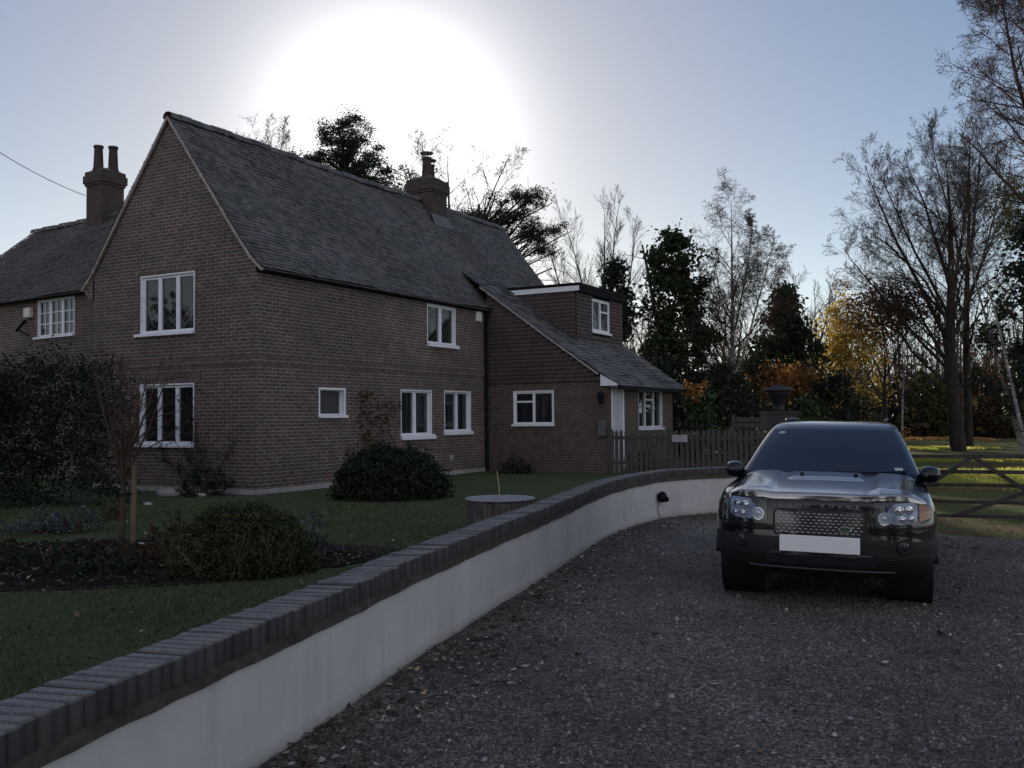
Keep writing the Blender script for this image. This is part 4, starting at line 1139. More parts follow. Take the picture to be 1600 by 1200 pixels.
def leafy(name, label, cat, X, Y, fn, n_cl, n_lf, spread, size, mat, trunk=None, group=None, seed=0, asp=.6, up=None, Z=0.0, flat=.8, stems=0, h=2):
    rg = np.random.default_rng(seed + 100)
    o = empty(name, (X, Y, Z), 0, label, cat, group)
    C = clumps(n_cl, n_lf, fn, spread, rg, flat); C = C[C[:, 2] > .02]
    V, Fq = leaf_cards(C, rg.uniform(size * .55, size * 1.35, len(C)), rg, asp, up)
    np_mesh('crown' if cat == 'tree' else 'foliage', V, Fq, M[mat], o)
    if trunk:
        pts, rad = grow(np.zeros((1, 3)), np.array([[0, 0, 1.0]]), np.array([trunk[0]]), np.array([trunk[1]]), np.array([trunk[1] * .2]), 8, .04, .02, rg)
        P_ = [tubes(pts, rad, 8)]
        p, d, L, r = branches(pts, rad, 22, .22, 62, .15, .95, .4, rg, .1); P_.append(tubes(*grow(p, d, L, r, r * .3, 5, .1, .02, rg), 4))
        V, Fq = join_np(P_); np_mesh('trunk', V, Fq, M['bark'], o)
    if stems:
        a = rg.uniform(0, 2 * math.pi, stems); d = np.stack([np.cos(a) * .5, np.sin(a) * .5, np.ones(stems)], 1); d /= np.linalg.norm(d, axis=1)[:, None]
        pts, rad = grow(rg.normal(0, .06, (stems, 3)) * np.array([1, 1, 0]), d, h * rg.uniform(.6, 1, stems), np.full(stems, .016), np.full(stems, .006), 6, .1, .01, rg)
        V, Fq = tubes(pts, rad, 5); np_mesh('stems', V, Fq, M['stem'], o)
    return o
Y = 42; k = Y / 1500; x, y = XY(964, Y); h = ZZ(964, 415, Y)
leafy('conifer', 'narrow dark conifer close behind the right end of the dormer', 'tree', x, y, column([(.6, 1.1), (h * .55, 1.0), (h * .8, .62), (h, .08)], .3, .22), 90, 9000, .22, .10, 'conifer', (h * .92, .16), seed=1, up=.3)
Y = 42; x, y = XY(1060, Y); h = ZZ(1060, 368, Y)
leafy('ivy_clad_tree', 'tall ragged dark evergreen column smothered in ivy, left of the birch', 'tree', x, y, column([(.3, 1.25), (2, 1.35), (h * .45, 1.35), (h * .6, 1.25), (h * .8, 1.0), (h * .92, .85), (h, .3)], .25, .24), 130, 17000, .26, .11, 'ivy', (h * .97, .2), seed=2)
# --- the birch
Y = 42; x, y = XY(1148, Y); h = ZZ(1148, 248, Y) * .86
d = bare_tree(46, h, .17, lean=(-.012, 0), n0=12, trunk_wob=.018, fork=((3, .36, .1, h * .62, .55), (4, -.34, -.1, h * .40, .5), (5, .30, -.1, h * .48, .55)),
              lv=((22, .32, 42, .22, .42, .08, .02, .15), (10, .5, 40, .12, .5, .12, -.03, .0), (9, .6, 38, .1, .55, .12, -.12, -.1), (4, .7, 32, .2, .7, .12, -.14, -.1)), gain=1.0)
tree('birch_tree', 'tall leafless silver birch with drooping twigs, right of the ivy covered evergreen', 'tree', x, y, d, 'birch', 'twig_red')
# --- right of the birch
Y = 48; x, y = XY(1228, Y); h = ZZ(1228, 455, Y)
leafy('evergreen_tree', 'broad dark evergreen with a single narrow spire, right of the birch', 'tree', x, y, column([(.8, 1.4), (2.2, 2.0), (h * .6, 1.7), (h * .82, .75), (h * .9, .35), (h, .16)], .25, .25), 150, 13000, .28, .12, 'ivy', (h * .9, .2), seed=3)
Y = 60; x, y = XY(1268, Y); h = ZZ(1268, 425, Y)
d = bare_tree(47, h, .22, fork=((3, .4, 0, h * .6, .7), (3, -.35, .1, h * .6, .7)), lv=((18, .34, 45, .25, .5, .1, .03, .15), (10, .5, 42, .15, .5, .13, .03, .1), (9, .5, 40, .1, .55, .16, .02, .05)), gain=1.2)
tree('bare_tree', 'rounded grey leafless tree behind the dark spired evergreen', 'tree', x, y, d, 'bark', 'twig', G_BARE)
Y = 52; x, y = XY(1318, Y); h = ZZ(1318, 452, Y)
d = bare_tree(48, h * .95, .13, lv=((14, .34, 50, .25, .5, .1, .03, .1), (7, .5, 45, .15, .5, .13, .02, .05)))
rg = np.random.default_rng(77); C = clumps(110, 7500, lambda n, r: ellipsoid(1.75, 1.4, h * .36, h * .60, .3, .25)(n, r) + np.array([.35, 0, 0]), .3, rg)
tree('yellow_tree', 'small tree still full of sunlit yellow leaves', 'tree', x, y, d, 'bark', 'twig', leaves=leaf_cards(C, rg.uniform(.05, .11, len(C)), rg), leafmat='yellow')
Y = 46; x, y = XY(1378, Y); h = ZZ(1390, 455, Y)
d = bare_tree(49, h * .62, .21, lean=(.10, 0), n0=8, trunk_wob=.03, fork=((5, -.55, .1, h * .5, .6), (5, .5, -.1, h * .48, .7), (6, .05, .2, h * .42, .7)),
              lv=((9, .42, 50, .45, .5, .1, .03, .1), (7, .5, 45, .2, .5, .14, .02, .05), (6, .5, 42, .15, .55, .16, .02, 0)))
rg = np.random.default_rng(78); C = clumps(110, 5200, lambda n, r: ellipsoid(2.3, 1.8, h * .19, h * .86, .35, .2)(n, r) + np.array([.4, 0, 0]), .34, rg)
tree('oak_tree', 'small round headed tree holding brown leaves, beyond the car roof', 'tree', x, y, d, 'bark', 'twig', leaves=leaf_cards(C, rg.uniform(.05, .10, len(C)), rg), leafmat='brown')
# --- the big bare trees on the right
Y = 44; x, y = XY(1496, Y); h = ZZ(1450, 185, Y) * .97
d = bare_tree(61, h * .90, .36, lean=(-.085, 0), n0=12, trunk_wob=.022, fork=((4, -.46, .1, h * .62, .5), (5, .18, -.1, h * .52, .5), (3, -.95, .1, h * .50, .34), (6, -.20, .1, h * .42, .6), (5, -.62, -.2, h * .50, .42), (4, .55, .2, h * .5, .4)),
              lv=((19, .42, 44, .18, .34, .10, .03, .12), (10, .5, 42, .12, .5, .13, .03, .08), (8, .52, 40, .12, .5, .15, .03, .05), (5, .55, 38, .2, .65, .17, .02, 0)), gain=1.0)
tree('bare_tree', 'big leafless tree with thick forked trunk leaning left, tallest in the right hand group', 'tree', x, y, d, 'bark', 'twig', G_BARE)
Y = 47; x, y = XY(1512, Y); h = ZZ(1515, 150, Y) * .91
d = bare_tree(62, h * .95, .24, lean=(.0, 0), n0=12, trunk_wob=.016, fork=((6, .22, .1, h * .52, .7), (6, -.16, .1, h * .50, .65), (5, .34, -.1, h * .5, .5)),
              lv=((19, .36, 40, .26, .34, .09, .04, .2), (10, .5, 38, .15, .5, .12, .04, .12), (8, .52, 38, .12, .5, .15, .03, .08), (4, .55, 38, .2, .65, .17, .02, 0)), gain=1.0)
tree('bare_tree', 'upright leafless tree with narrow vase of limbs, just right of the leaning forked one', 'tree', x, y, d, 'bark', 'twig', G_BARE)
Y = 30; x, y = XY(1655, Y); h = 16.5
d = bare_tree(63, h, .26, lean=(-.0, 0), n0=12, fork=((6, -.3, .1, h * .5, .7), (7, -.15, -.1, h * .45, .7)),
              lv=((22, .34, 58, .34, .42, .10, .03, .1), (12, .5, 45, .12, .5, .14, .0, .0), (10, .55, 42, .1, .55, .16, -.03, 0), (4, .5, 40, .2, .6, .16, -.03, 0)), gain=1.0)
rg = np.random.default_rng(79); C = d[2].reshape(-1, 3); C = C[rg.integers(0, len(C), 6000)] + rg.normal(0, .06, (6000, 3))
tree('beech_tree', 'tall tree at the right edge with dense twigs and withered brown leaves', 'tree', x, y, d, 'bark', 'twig_red', leaves=leaf_cards(C, rg.uniform(.025, .05, len(C)), rg), leafmat='brown')
for i, (px, Y, ln, h, lab, sd) in enumerate(((1600, 34, -.24, 11.5, 'thin pale birch leaning left across the wood at the right edge', 64), (1606, 31, -.17, 8.0, 'second thin leaning birch, nearer and lower at the right edge', 65), (1507, 52, .0, 8.0, 'slim white stemmed birch beside the big forked trunk', 66), (1408, 56, .06, 6.5, 'slim young birch with slanting pale stem just right of the car roof', 67))):
    x, y = XY(px, Y)
    d = bare_tree(sd, h, .075, lean=(ln, 0), n0=10, trunk_wob=.015, lv=((10, .25, 40, .4, .4, .1, -.01, .1), (6, .5, 40, .15, .5, .14, -.04, 0), (4, .5, 40, .15, .6, .14, -.05, 0)))
    tree('birch_tree', lab, 'tree', x, y, d, 'birch', 'twig_red')
Y = 33; x, y = XY(1618, Y); h = ZZ(1600, 350, Y)
leafy('conifer', 'bushy dark conifer with hanging shoots at the right edge', 'tree', x, y, column([(1.5, 1.2), (3.0, 1.5), (h * .6, 1.5), (h * .85, .8), (h, .1)], .2, .25), 80, 5200, .26, .10, 'conifer', (h * .95, .18), seed=5, up=-.3)
Y = 38; x, y = XY(1600, Y); h = ZZ(1590, 255, Y)
d = bare_tree(68, h, .16, lv=((14, .26, 48, .4, .45, .1, .03, .12), (7, .5, 42, .15, .5, .14, .02, .05), (5, .5, 40, .1, .6, .16, .02, 0)))
rg = np.random.default_rng(80); C = clumps(60, 1800, ellipsoid(1.3, 1.3, 1.5, h * .83, .3, .25), .3, rg)
tree('yellow_tree', 'tall thin tree with sparse yellow leaves in its top at the right edge', 'tree', x, y, d, 'bark', 'twig', leaves=leaf_cards(C, rg.uniform(.045, .09, len(C)), rg), leafmat='olive')

# --- shrubs under the trees
SH = [  # px, Y, half width m, height m, material, label
    (1020, 40, 1.6, 4.0, 'dark_shrub', 'dark laurel thicket behind the wing roof'),
    (1125, 40, 1.9, 3.6, 'dark_shrub', 'dark rounded evergreen in front of the birch trunk'),
    (1178, 44, 1.5, 4.3, 'ivy', 'ragged dark evergreen bush just right of the birch trunk'),
    (1232, 43, 1.3, 0, 'copper', 'copper orange beech bush above the black urn'),
    (1258, 40, .75, 2.3, 'holly', 'glossy green holly bush right of the black urn'),
    (1283, 41, .6, 1.5, 'olive', 'small yellow green bush right of the holly'),
    (1308, 42, 1.25, 3.3, 'conifer', 'round black green yew beside the small yellow bush'),
    (1345, 55, 2.4, .9, 'copper', 'low rusty hedge beyond the car roof'),
    (1422, 50, 1.7, 2.6, 'dark_shrub', 'dark thicket right of the car roof'),
    (1450, 58, 1.6, 3.8, 'olive', 'tall olive green bush behind the dark thicket'),
    (1462, 48, 1.3, 1.7, 'brown', 'low brown bush at the foot of the big forked tree'),
    (1545, 50, 2.0, 2.0, 'brown', 'brown bramble bank right of the big forked tree'),
    (1575, 56, 2.4, 4.5, 'brown', 'tall brown leaved thicket at the right edge'),
    (1528, 60, 2.0, 4.2, 'dark_shrub', 'dark tall thicket between the two big trunks and the right edge'),
]
for i, (px, Y, w_, h, mt, lab) in enumerate(SH):
    if px > 1400: k_ = 66 / Y * (1 + .03 * (i % 3)); Y, w_, h = Y * k_, w_ * k_, h * k_
    x, y = XY(px, Y); Zb = 0.0
    if mt == 'copper' and h == 0:
        fn = lambda n, r: ellipsoid(1.5, 1.2, .75, 3.1, .3, .25)(n, r); h = 3.6
        leafy('beech_bush', lab, 'shrub', x, y, fn, 50, 2600, .28, .09, mt, (3.4, .07), seed=20 + i)
        continue
    fn = column([(.05, w_ * .85), (h * .35, w_), (h * .7, w_ * .85), (h * .92, w_ * .45), (h, w_ * .12)], .35, .25)
    nl = int(min(6500, 1500 * w_ * h * .75))
    leafy({'holly': 'holly_bush', 'conifer': 'yew_bush'}.get(mt, 'shrub'), lab, 'shrub', x, y, fn, int(30 * w_ * h) + 8, nl, .24, .085, mt, (h * .8, .05), seed=20 + i)

# --- far wood: nobody could count it
rg = np.random.default_rng(91)
V_, F_, C_ = [], [], []
nt = 420
px = rg.uniform(840, 1900, nt); Yd = rg.uniform(66, 120, nt)
X = (px - 800) / 1500 * Yd; hh = rg.uniform(6, 11, nt) * (.75 + Yd / 240)
p = np.stack([X, Yd, np.full(nt, -.2)], 1); d = np.stack([rg.normal(0, .05, nt), np.zeros(nt), np.ones(nt)], 1); d /= np.linalg.norm(d, axis=1)[:, None]
t_, r_ = grow(p, d, hh, rg.uniform(.05, .16, nt), np.full(nt, .02), 7, .04, .02, rg)
b1 = grow(*[a for a in branches(t_, r_, 11, .33, 42, .25, .98, .5, rg, .15)][:3], np.full(nt * 11, .03), np.full(nt * 11, .012), 5, .1, .03, rg)
q = branches(b1[0], b1[1], 6, .5, 40, .15, .98, .5, rg, .05); b2 = grow(q[0], q[1], q[2], np.full(len(q[0]), .016), np.full(len(q[0]), .008), 3, .12, .02, rg)
V, Fq = join_np([tubes(t_, r_, 5), tubes(*b1, 3), tubes(*b2, 3)])
o = np_mesh('far_wood', V, Fq, M['twig_red']); tag(o, 'hazy far wood of thin bare trunks beyond the garden', 'woodland', kind='stuff')
n_ = 46000
px = rg.uniform(840, 1950, n_); Yd = rg.uniform(64, 118, n_); X = (px - 800) / 1500 * Yd
top = 4.0 + 1.8 * np.sin(X * .35) + 1.1 * np.sin(X * .9 + Yd * .3) + .8 * rg.normal(size=n_)
zz = rg.uniform(0, 1, n_) * np.clip(top, 1.2, 8.5)
V, Fq = leaf_cards(np.stack([X, Yd, zz], 1), rg.uniform(.12, .36, n_), rg, .6)
M['far_leaf'] = leaf_mat('far undergrowth', [(0, (.012, .014, .008)), (.45, (.03, .025, .015)), (.8, (.07, .045, .02)), (.95, (.11, .085, .03)), (1, (.2, .12, .03))], .35)
o = np_mesh('far_undergrowth', V, Fq, M['far_leaf']); tag(o, 'brown and green undergrowth at the foot of the far wood', 'undergrowth', kind='stuff')

# --- unseen trees added left of and behind the viewer for panes and car to reflect
for i, (x, y, h, r) in enumerate(((-27, 5, 7.0, 3.2), (-30, 11.5, 8.2, 3.0), (-28, 16, 5.6, 3.0), (-32, 20.5, 7.0, 2.6), (-26, -3, 8.0, 3.6), (-9, -19, 8, 4.0), (1, -18, 9.5, 4.5), (11, -19, 8.5, 4.2), (21, -16, 10, 4.5))):
    fn = column([(.2, r * .9), (h * .35, r), (h * .7, r * .8), (h * .9, r * .45), (h, r * .1)], .4, .3)
    leafy('added_reflection_tree', 'dark evergreen tree outside the view, added for the window panes and the car to reflect', 'tree', x, y, fn, 120, 3600, .6, .26, 'ivy', (h * .9, .25), seed=300 + i, group='unseen trees added for reflections')
# ------------------------------------------------------------------ picket fence and gate beside the wing
M['old_wood'] = simple('weathered fence wood', (.075, .07, .064), .85, .2, .35, 8, .4)
M['dark_wood'] = simple('dark gate wood', (.065, .056, .05), .8, .2, .35, 8, .4)
FA = np.array([2.52, 25.05, 0]); FB = np.array([6.9, 22.75, 0])
fd = nrm(FB - FA); fn_ = np.array([-fd[1], fd[0], 0]); FL = np.linalg.norm(FB - FA)
fence = empty('picket_fence', tuple(FA), math.atan2(fd[1], fd[0]), 'weathered wooden picket fence running from the house wing to behind the car', 'fence')
FZ = .0
def pk(h, w=.085):
    m = MB(); v = [(-w / 2, 0, 0), (w / 2, 0, 0), (w / 2, 0, h - .05), (0, 0, h), (-w / 2, 0, h - .05)]
    m.add([(a, -.011, c) for a, b, c in v] + [(a, .011, c) for a, b, c in v], [(0, 1, 2, 3, 4), (9, 8, 7, 6, 5), (0, 5, 6, 1), (1, 6, 7, 2), (2, 7, 8, 3), (3, 8, 9, 4), (4, 9, 5, 0)])
    return m
pm = None
s = .08
rg = np.random.default_rng(13)
while s < FL - .05:
    post = abs(s - 1.62) < .07
    if not post:
        if pm is None:
            pm = pk(1.17).build('picket', M['old_wood'], fence); o = pm
        else:
            o = pm.copy(); COL.objects.link(o); o.parent = fence
        o.location = (s, -.03, .13 + rg.normal(0, .008)); o.rotation_euler = (rg.normal(0, .006), rg.normal(0, .012), 0)
    s += .135
for zz in (.42, 1.06):
    m = MB(); m.box(0, FL, -.018, .022, zz, zz + .085); m.build('rail', M['old_wood'], fence)
for s in (.0, 1.62, 3.2, FL):
    m = MB(); m.box(s - .05, s + .05, .0, .10, 0, 1.36); m.build('post', M['old_wood'], fence)
sg = MB(); sg.box(1.72, 2.12, -.075, -.055, 1.0, 1.18)
o = sg.build('blank_sign', simple('weathered pale sign', (.34, .34, .36), .6, .3, .15, 4))
o.location = tuple(FA); o.rotation_euler = (0, 0, math.atan2(fd[1], fd[0])); tag(o, 'small blank pale sign fixed to the picket fence', 'sign')

# hedge, board screen and urn behind the fence
leafy('clipped_hedge', 'low clipped hedge with sunlit top just behind the picket fence', 'hedge', at(1150, 660, 28)[0], 28, lambda n, r: np.stack([r.uniform(-.85, 1.5, n), r.uniform(-.3, .3, n), r.uniform(.05, 1.27, n)], 1), 260, 9000, .06, .035, 'holly', seed=61)
bs = empty('board_screen', (at(1190, 660, 33)[0], 33, 0), math.radians(-4), 'low screen of grey horizontal boards behind the clipped hedge', 'fence')
for k in range(5):
    m = MB(); m.box(-1.0, 1.2, -.012, .012, .62 + k * .2, .62 + k * .2 + .17); m.build('board', M['old_wood'], bs)
for xx in (-.95, .1, 1.15):
    m = MB(); m.box(xx - .05, xx + .05, .013, .11, 0, 1.68); m.build('post', M['old_wood'], bs)
M['iron'] = simple('dark cast iron', (.012, .013, .016), .5, .4, .4, 6)
ux, uy = XY(1217, 31)
ur = empty('garden_urn', (ux, uy, 0), 0, 'large black funnel shaped urn with wide lid on a square plinth', 'urn')
m = MB(); m.lathe([(0, 1.0), (.0, 1.0)], k=6); m = MB(); m.box(-.5, .5, -.35, .35, 0, 1.70); m.box(-.55, .55, -.40, .40, 1.70, 1.78); m.build('plinth', M['iron'], ur)
m = MB(); m.lathe([(.20, 1.78), (.17, 1.85), (.17, 1.98), (.24, 2.15), (.36, 2.33), (.40, 2.42), (.34, 2.44)], k=28, cap=True); m.build('urn_body', M['iron'], ur, smooth=True)
m = MB(); m.lathe([(.34, 2.42), (.53, 2.42), (.55, 2.45), (.36, 2.53), (.20, 2.57), (.16, 2.62), (0, 2.63)], k=28); m.build('lid', M['iron'], ur, smooth=True)
# spotted leaves of the tall shrub at the wing corner
leafy('tall_shrub', 'tall leggy shrub with orange leaves at its tips beside the end of the wing', 'shrub', *XY(1092, 30), column([(.1, .42), (1.2, .50), (2.0, .42), (2.35, .28)], .3, .3), 60, 2300, .14, .06, 'holly', (2.2, .03), seed=62)
rg = np.random.default_rng(63)
x, y = XY(1094, 29.5); C = clumps(14, 330, lambda n, r: np.stack([r.uniform(-.35, .28, n), r.uniform(-.3, .3, n), r.uniform(2.0, 2.75, n)], 1), .10, rg)
V, Fq = leaf_cards(C, rg.uniform(.03, .065, len(C)), rg); o = np_mesh('orange_shrub', V, Fq, M['copper']); o.location = (x - .1, y, 0)
tag(o, 'spray of orange autumn leaves above the tall shrub at the wing corner', 'shrub')

# ------------------------------------------------------------------ five barred field gate on the right
GA = np.array([5.05, 12.6, 0]); GB = np.array([8.55, 11.3, 0]); gd = nrm(GB - GA); GL = np.linalg.norm(GB - GA)
gate = empty('field_gate', tuple(GA), math.atan2(gd[1], gd[0]), 'dark wooden field gate with slanting braces standing right of the car', 'gate')
for zz, h in ((1.10, .05), (.905, .05), (.735, .05), (.52, .042), (.34, .042)):
    m = MB(); m.box(.05, GL - .05, -.012, .012, zz - h / 2, zz + h / 2); m.build('bar', M['dark_wood'], gate)
m = MB(); m.box(0, .09, -.03, .03, .2, 1.25); m.build('stile', M['dark_wood'], gate)
m = MB(); m.box(GL - .09, GL, -.03, .03, .2, 1.25); m.build('stile', M['dark_wood'], gate)
for a, b in (((.08, .55), (.88, 1.10)), ((1.95, .34), (.88, 1.10)), ((.66, .345), (2.6, 1.10)), ((GL - .08, .345), (2.6, 1.10))):
    m = MB(); m.bar((a[0], -.03, a[1]), (b[0], -.03, b[1]), .03, .055, up=(0, 0, 1)); m.build('brace', M['dark_wood'], gate)
for i, s in enumerate((-.16, GL + .16)):
    p = GA + gd * s
    m = MB(); m.box(-.08, .08, -.08, .08, -.1, 1.36); m.add([(-.08, -.08, 1.36), (.08, -.08, 1.36), (.08, .08, 1.36), (-.08, .08, 1.36), (0, 0, 1.42)], [(0, 1, 4), (1, 2, 4), (2, 3, 4), (3, 0, 4)])
    o = m.build('gate_post', M['dark_wood']); o.location = tuple(p); o.rotation_euler = (0, 0, math.atan2(gd[1], gd[0]))
    tag(o, ('dark gate post hidden behind the car wing mirror', 'dark gate post at the far end of the field gate, outside the right edge')[i], 'post')

# bright grass beyond the gate, banded and coloured to imitate strips of sunlight
rg = np.random.default_rng(97)
N = 170000
P = np.stack([rg.uniform(7.5, 32, N), 16.5 + 40 * rg.uniform(0, 1, N) ** 1.3], 1)
P = P[(P[:, 1] < 28.5 + .5 * np.sin(P[:, 0] * 1.3)) | ((P[:, 1] > 33) & (P[:, 1] < 36)) | ((P[:, 1] > 45) & (P[:, 1] < 48) & (P[:, 0] < 23))]
P = P[(P[:, 1] > 24.5 - 1.25 * (P[:, 0] - 7.5)) & (P[:, 0] / P[:, 1] > .36) & (P[:, 0] / P[:, 1] < .60)]
m_ = len(P); h = rg.uniform(.035, .10, m_); w_ = .007 + .0007 * P[:, 1]; a = rg.uniform(0, 2 * math.pi, m_)
b0 = np.stack([P[:, 0] - np.cos(a) * w_, P[:, 1] - np.sin(a) * w_, np.full(m_, -.03)], 1); b1 = np.stack([P[:, 0] + np.cos(a) * w_, P[:, 1] + np.sin(a) * w_, np.full(m_, -.03)], 1)
tp = np.stack([P[:, 0] + rg.normal(0, .03, m_), P[:, 1] + rg.normal(0, .03, m_), h], 1)
o = np_mesh('field_grass', np.stack([b0, b1, tp], 1).reshape(-1, 3), np.arange(3 * m_).reshape(m_, 3), leaf_mat('field grass with sunlight in its colour', [(0, (.07, .09, .02)), (.6, (.12, .14, .03)), (1, (.20, .19, .055))], .6, tcol=(.62, .60, .13)))
tag(o, 'yellow green grass beyond the field gate, banded and coloured like strips of sunlight', 'grass', kind='stuff')

rg = np.random.default_rng(98); n = 2600
t = rg.uniform(0, 1, n); C = np.stack([24.2 + 4.6 * t + rg.normal(0, .15, n), 61.5 - 2.5 * t + rg.normal(0, .9, n), rg.uniform(0, .14, n)], 1)
V, Fq = leaf_cards(C, rg.uniform(.07, .15, n), rg, .7, up=.5)
o = np_mesh('leaf_drift', V, Fq, leaf_mat('sunlit orange leaf', [(0, (.20, .10, .03)), (1, (.42, .24, .08))], .6, tcol=(.6, .34, .12))); tag(o, 'long drift of sunlit orange leaves at the edge of the far wood', 'leaves', kind='stuff')

# ------------------------------------------------------------------ garden in front of the house
LZ = LAWN_Z
def stand(px, py):   # spot on the lawn
    d = _R * (px - 800) / F_PX - _U * (py - 600) / F_PX + _F; t = (LZ - CAM_H) / d[2]; return d[0] * t, d[1] * t
# clipped round bush in the bed
bx, by = -2.66, 9.45
leafy('round_bush', 'clipped dome shaped bush with olive green top in the flower bed', 'shrub', bx, by,
      lambda n, r: (lambda d: d / np.linalg.norm(d, axis=1)[:, None] * np.array([.72, .62, .66]) * (.86 + .14 * r.uniform(0, 1, n))[:, None] * (1 + .05 * np.sin(d[:, :1] * 9) * np.sin(d[:, 1:2] * 7)))(np.concatenate([r.normal(size=(n, 2)), np.abs(r.normal(size=(n, 1))) + .02], 1)),
      1200, 44000, .03, .0135, 'box', seed=71, Z=LZ, stems=14, h=.5)
rg = np.random.default_rng(72)
a = rg.uniform(-2.6, -.4, 26); p = np.stack([.66 * np.cos(a), .58 * np.sin(a), np.full(26, 0.02)], 1); d = np.stack([rg.normal(0, .3, 26), rg.normal(-.15, .1, 26), np.ones(26)], 1); d /= np.linalg.norm(d, axis=1)[:, None]
t1 = grow(p, d, rg.uniform(.2, .5, 26), np.full(26, .006), np.full(26, .003), 6, .16, .0, rg); t2 = branches(*t1, 4, .5, 45, .3, .95, .6, rg); t2 = grow(t2[0], t2[1], t2[2], np.full(len(t2[0]), .0035), np.full(len(t2[0]), .002), 4, .15, 0, rg)
V, Fq = join_np([tubes(*t1, 4), tubes(*t2, 3)]); o = np_mesh('dead_stems', V, Fq, M['stem_pale']); o.location = (bx, by, LZ); tag(o, 'pale dead twiggy stems standing in front of the clipped round bush', 'plant')
# large dark bush by the side wall
leafy('round_bush', 'large round blackish evergreen bush against the long side wall of the house', 'shrub', -2.28, 18.0,
      lambda n, r: (lambda d: d / np.linalg.norm(d, axis=1)[:, None] * np.array([1.12, 1.0, .95]) * (.8 + .2 * r.uniform(0, 1, n))[:, None] * (1 + .07 * np.sin(d[:, :1] * 6) * np.sin(d[:, 1:2] * 5)))(np.concatenate([r.normal(size=(n, 2)), np.abs(r.normal(size=(n, 1))) + .02], 1)),
      600, 17000, .07, .035, 'dark_shrub', seed=73, Z=LZ, stems=10, h=.9)
# tall hedge hiding the cottage front
leafy('tall_hedge', 'tall dark overgrown hedge hiding the ground floor of the cottage', 'hedge', -8.6, 17.0,
      lambda n, r: np.stack([r.uniform(-3.4, 1.55, n) , r.uniform(-.8, .8, n), r.uniform(.0, 1, n) ** .8 * (2.42 + .22 * np.sin(r.uniform(0, 6, n)))], 1), 900, 42000, .12, .034, 'dark_shrub', seed=74, Z=LZ, flat=1)
# sapling tied to a stake
sx, sy = stand(196, 852)
rg = np.random.default_rng(75)
sap = empty('sapling', (sx - .03, sy, LZ), 0, 'leafless many stemmed sapling tied to a stake in front of the gable', 'tree')
tr, trr = grow(np.zeros((1, 3)), np.array([[0, 0, 1.0]]), np.array([.72]), np.array([.035]), np.array([.03]), 5, .03, 0, rg)
n = 9; a = rg.uniform(0, 2 * math.pi, n); sp_ = rg.uniform(.1, .42, n); d = np.stack([np.cos(a) * sp_, np.sin(a) * sp_, np.ones(n)], 1); d /= np.linalg.norm(d, axis=1)[:, None]
t1 = grow(np.repeat(tr[:, -1], n, 0), d, rg.uniform(1.0, 1.75, n), np.full(n, .017), np.full(n, .005), 8, .06, .02, rg)
t2 = branches(*t1, 9, .38, 42, .2, .97, .6, rg, .05); t2 = grow(t2[0], t2[1], t2[2], np.maximum(t2[3], .005), np.full(len(t2[0]), .0028), 6, .1, .02, rg)
t3 = branches(*t2, 5, .5, 42, .2, .97, .6, rg); t3 = grow(t3[0], t3[1], t3[2], np.full(len(t3[0]), .0032), np.full(len(t3[0]), .002), 4, .12, .02, rg)
np_mesh('trunk', *tubes(tr, trr, 8), M['stem'], sap); V, Fq = join_np([tubes(*t1, 6), tubes(*t2, 4), tubes(*t3, 3)]); np_mesh('branches', V, Fq, M['stem'], sap)
m = MB(); m.tube([(0, 0, 0), (0.01, 0, .95)], .032, 10); m.lathe([(.034, 0), (.036, .03), (.034, .06)], (0.006, 0, .62), k=10)
o = m.build('stake', simple('tree stake', (.15, .11, .07), .85, .2, .3, 8)); o.location = (sx + .09, sy, LZ); tag(o, 'round wooden stake beside the leafless sapling', 'stake')
m = MB(); m.tube([(-.045, -.04, .6), (.03, -.06, .61), (.11, -.045, .62), (.12, .03, .62), (.04, .05, .61), (-.045, .03, .6)], .012, 5); m.build('rubber_tie', M['black_plastic'], sap)
# silvery low plants, heathers and other bed plants
BP = [(40, 838, .62, .30, 'silver', 'low mound of silvery leaves at the left end of the flower bed', 1500), (110, 835, .40, .34, 'silver', 'silver grey lavender clump beside the sapling stake', 900),
      (150, 905, .55, .22, 'dark_shrub', 'low dark heather at the front edge of the bed', 1100), (60, 895, .7, .26, 'dark_shrub', 'wide dark mat of heather at the far left of the bed', 1500), (235, 880, .45, .30, 'brown', 'brown withered plants between the heather and the clipped bush', 900),
      (485, 870, .26, .40, 'silver', 'small grey leaved shrub right of the clipped round bush', 600), (165, 815, .40, .36, 'olive', 'straggly brownish green plant at the foot of the stake', 600), (270, 850, .4, .30, 'dark_shrub', 'dark low plant left of the clipped round bush', 700)]
for i, (px, py, r_, h, mt, lab, nl) in enumerate(BP):
    x, y = stand(px, py)
    leafy('low_plant', lab, 'plant', x, y + r_ * .5, lambda n, r, r_=r_, h=h: ellipsoid(r_, r_ * .8, h, 0.02, .4, .3)(n, r), int(nl / 14), nl, .045, .026, mt, seed=80 + i, Z=LZ, stems=8, h=h * 1.15)
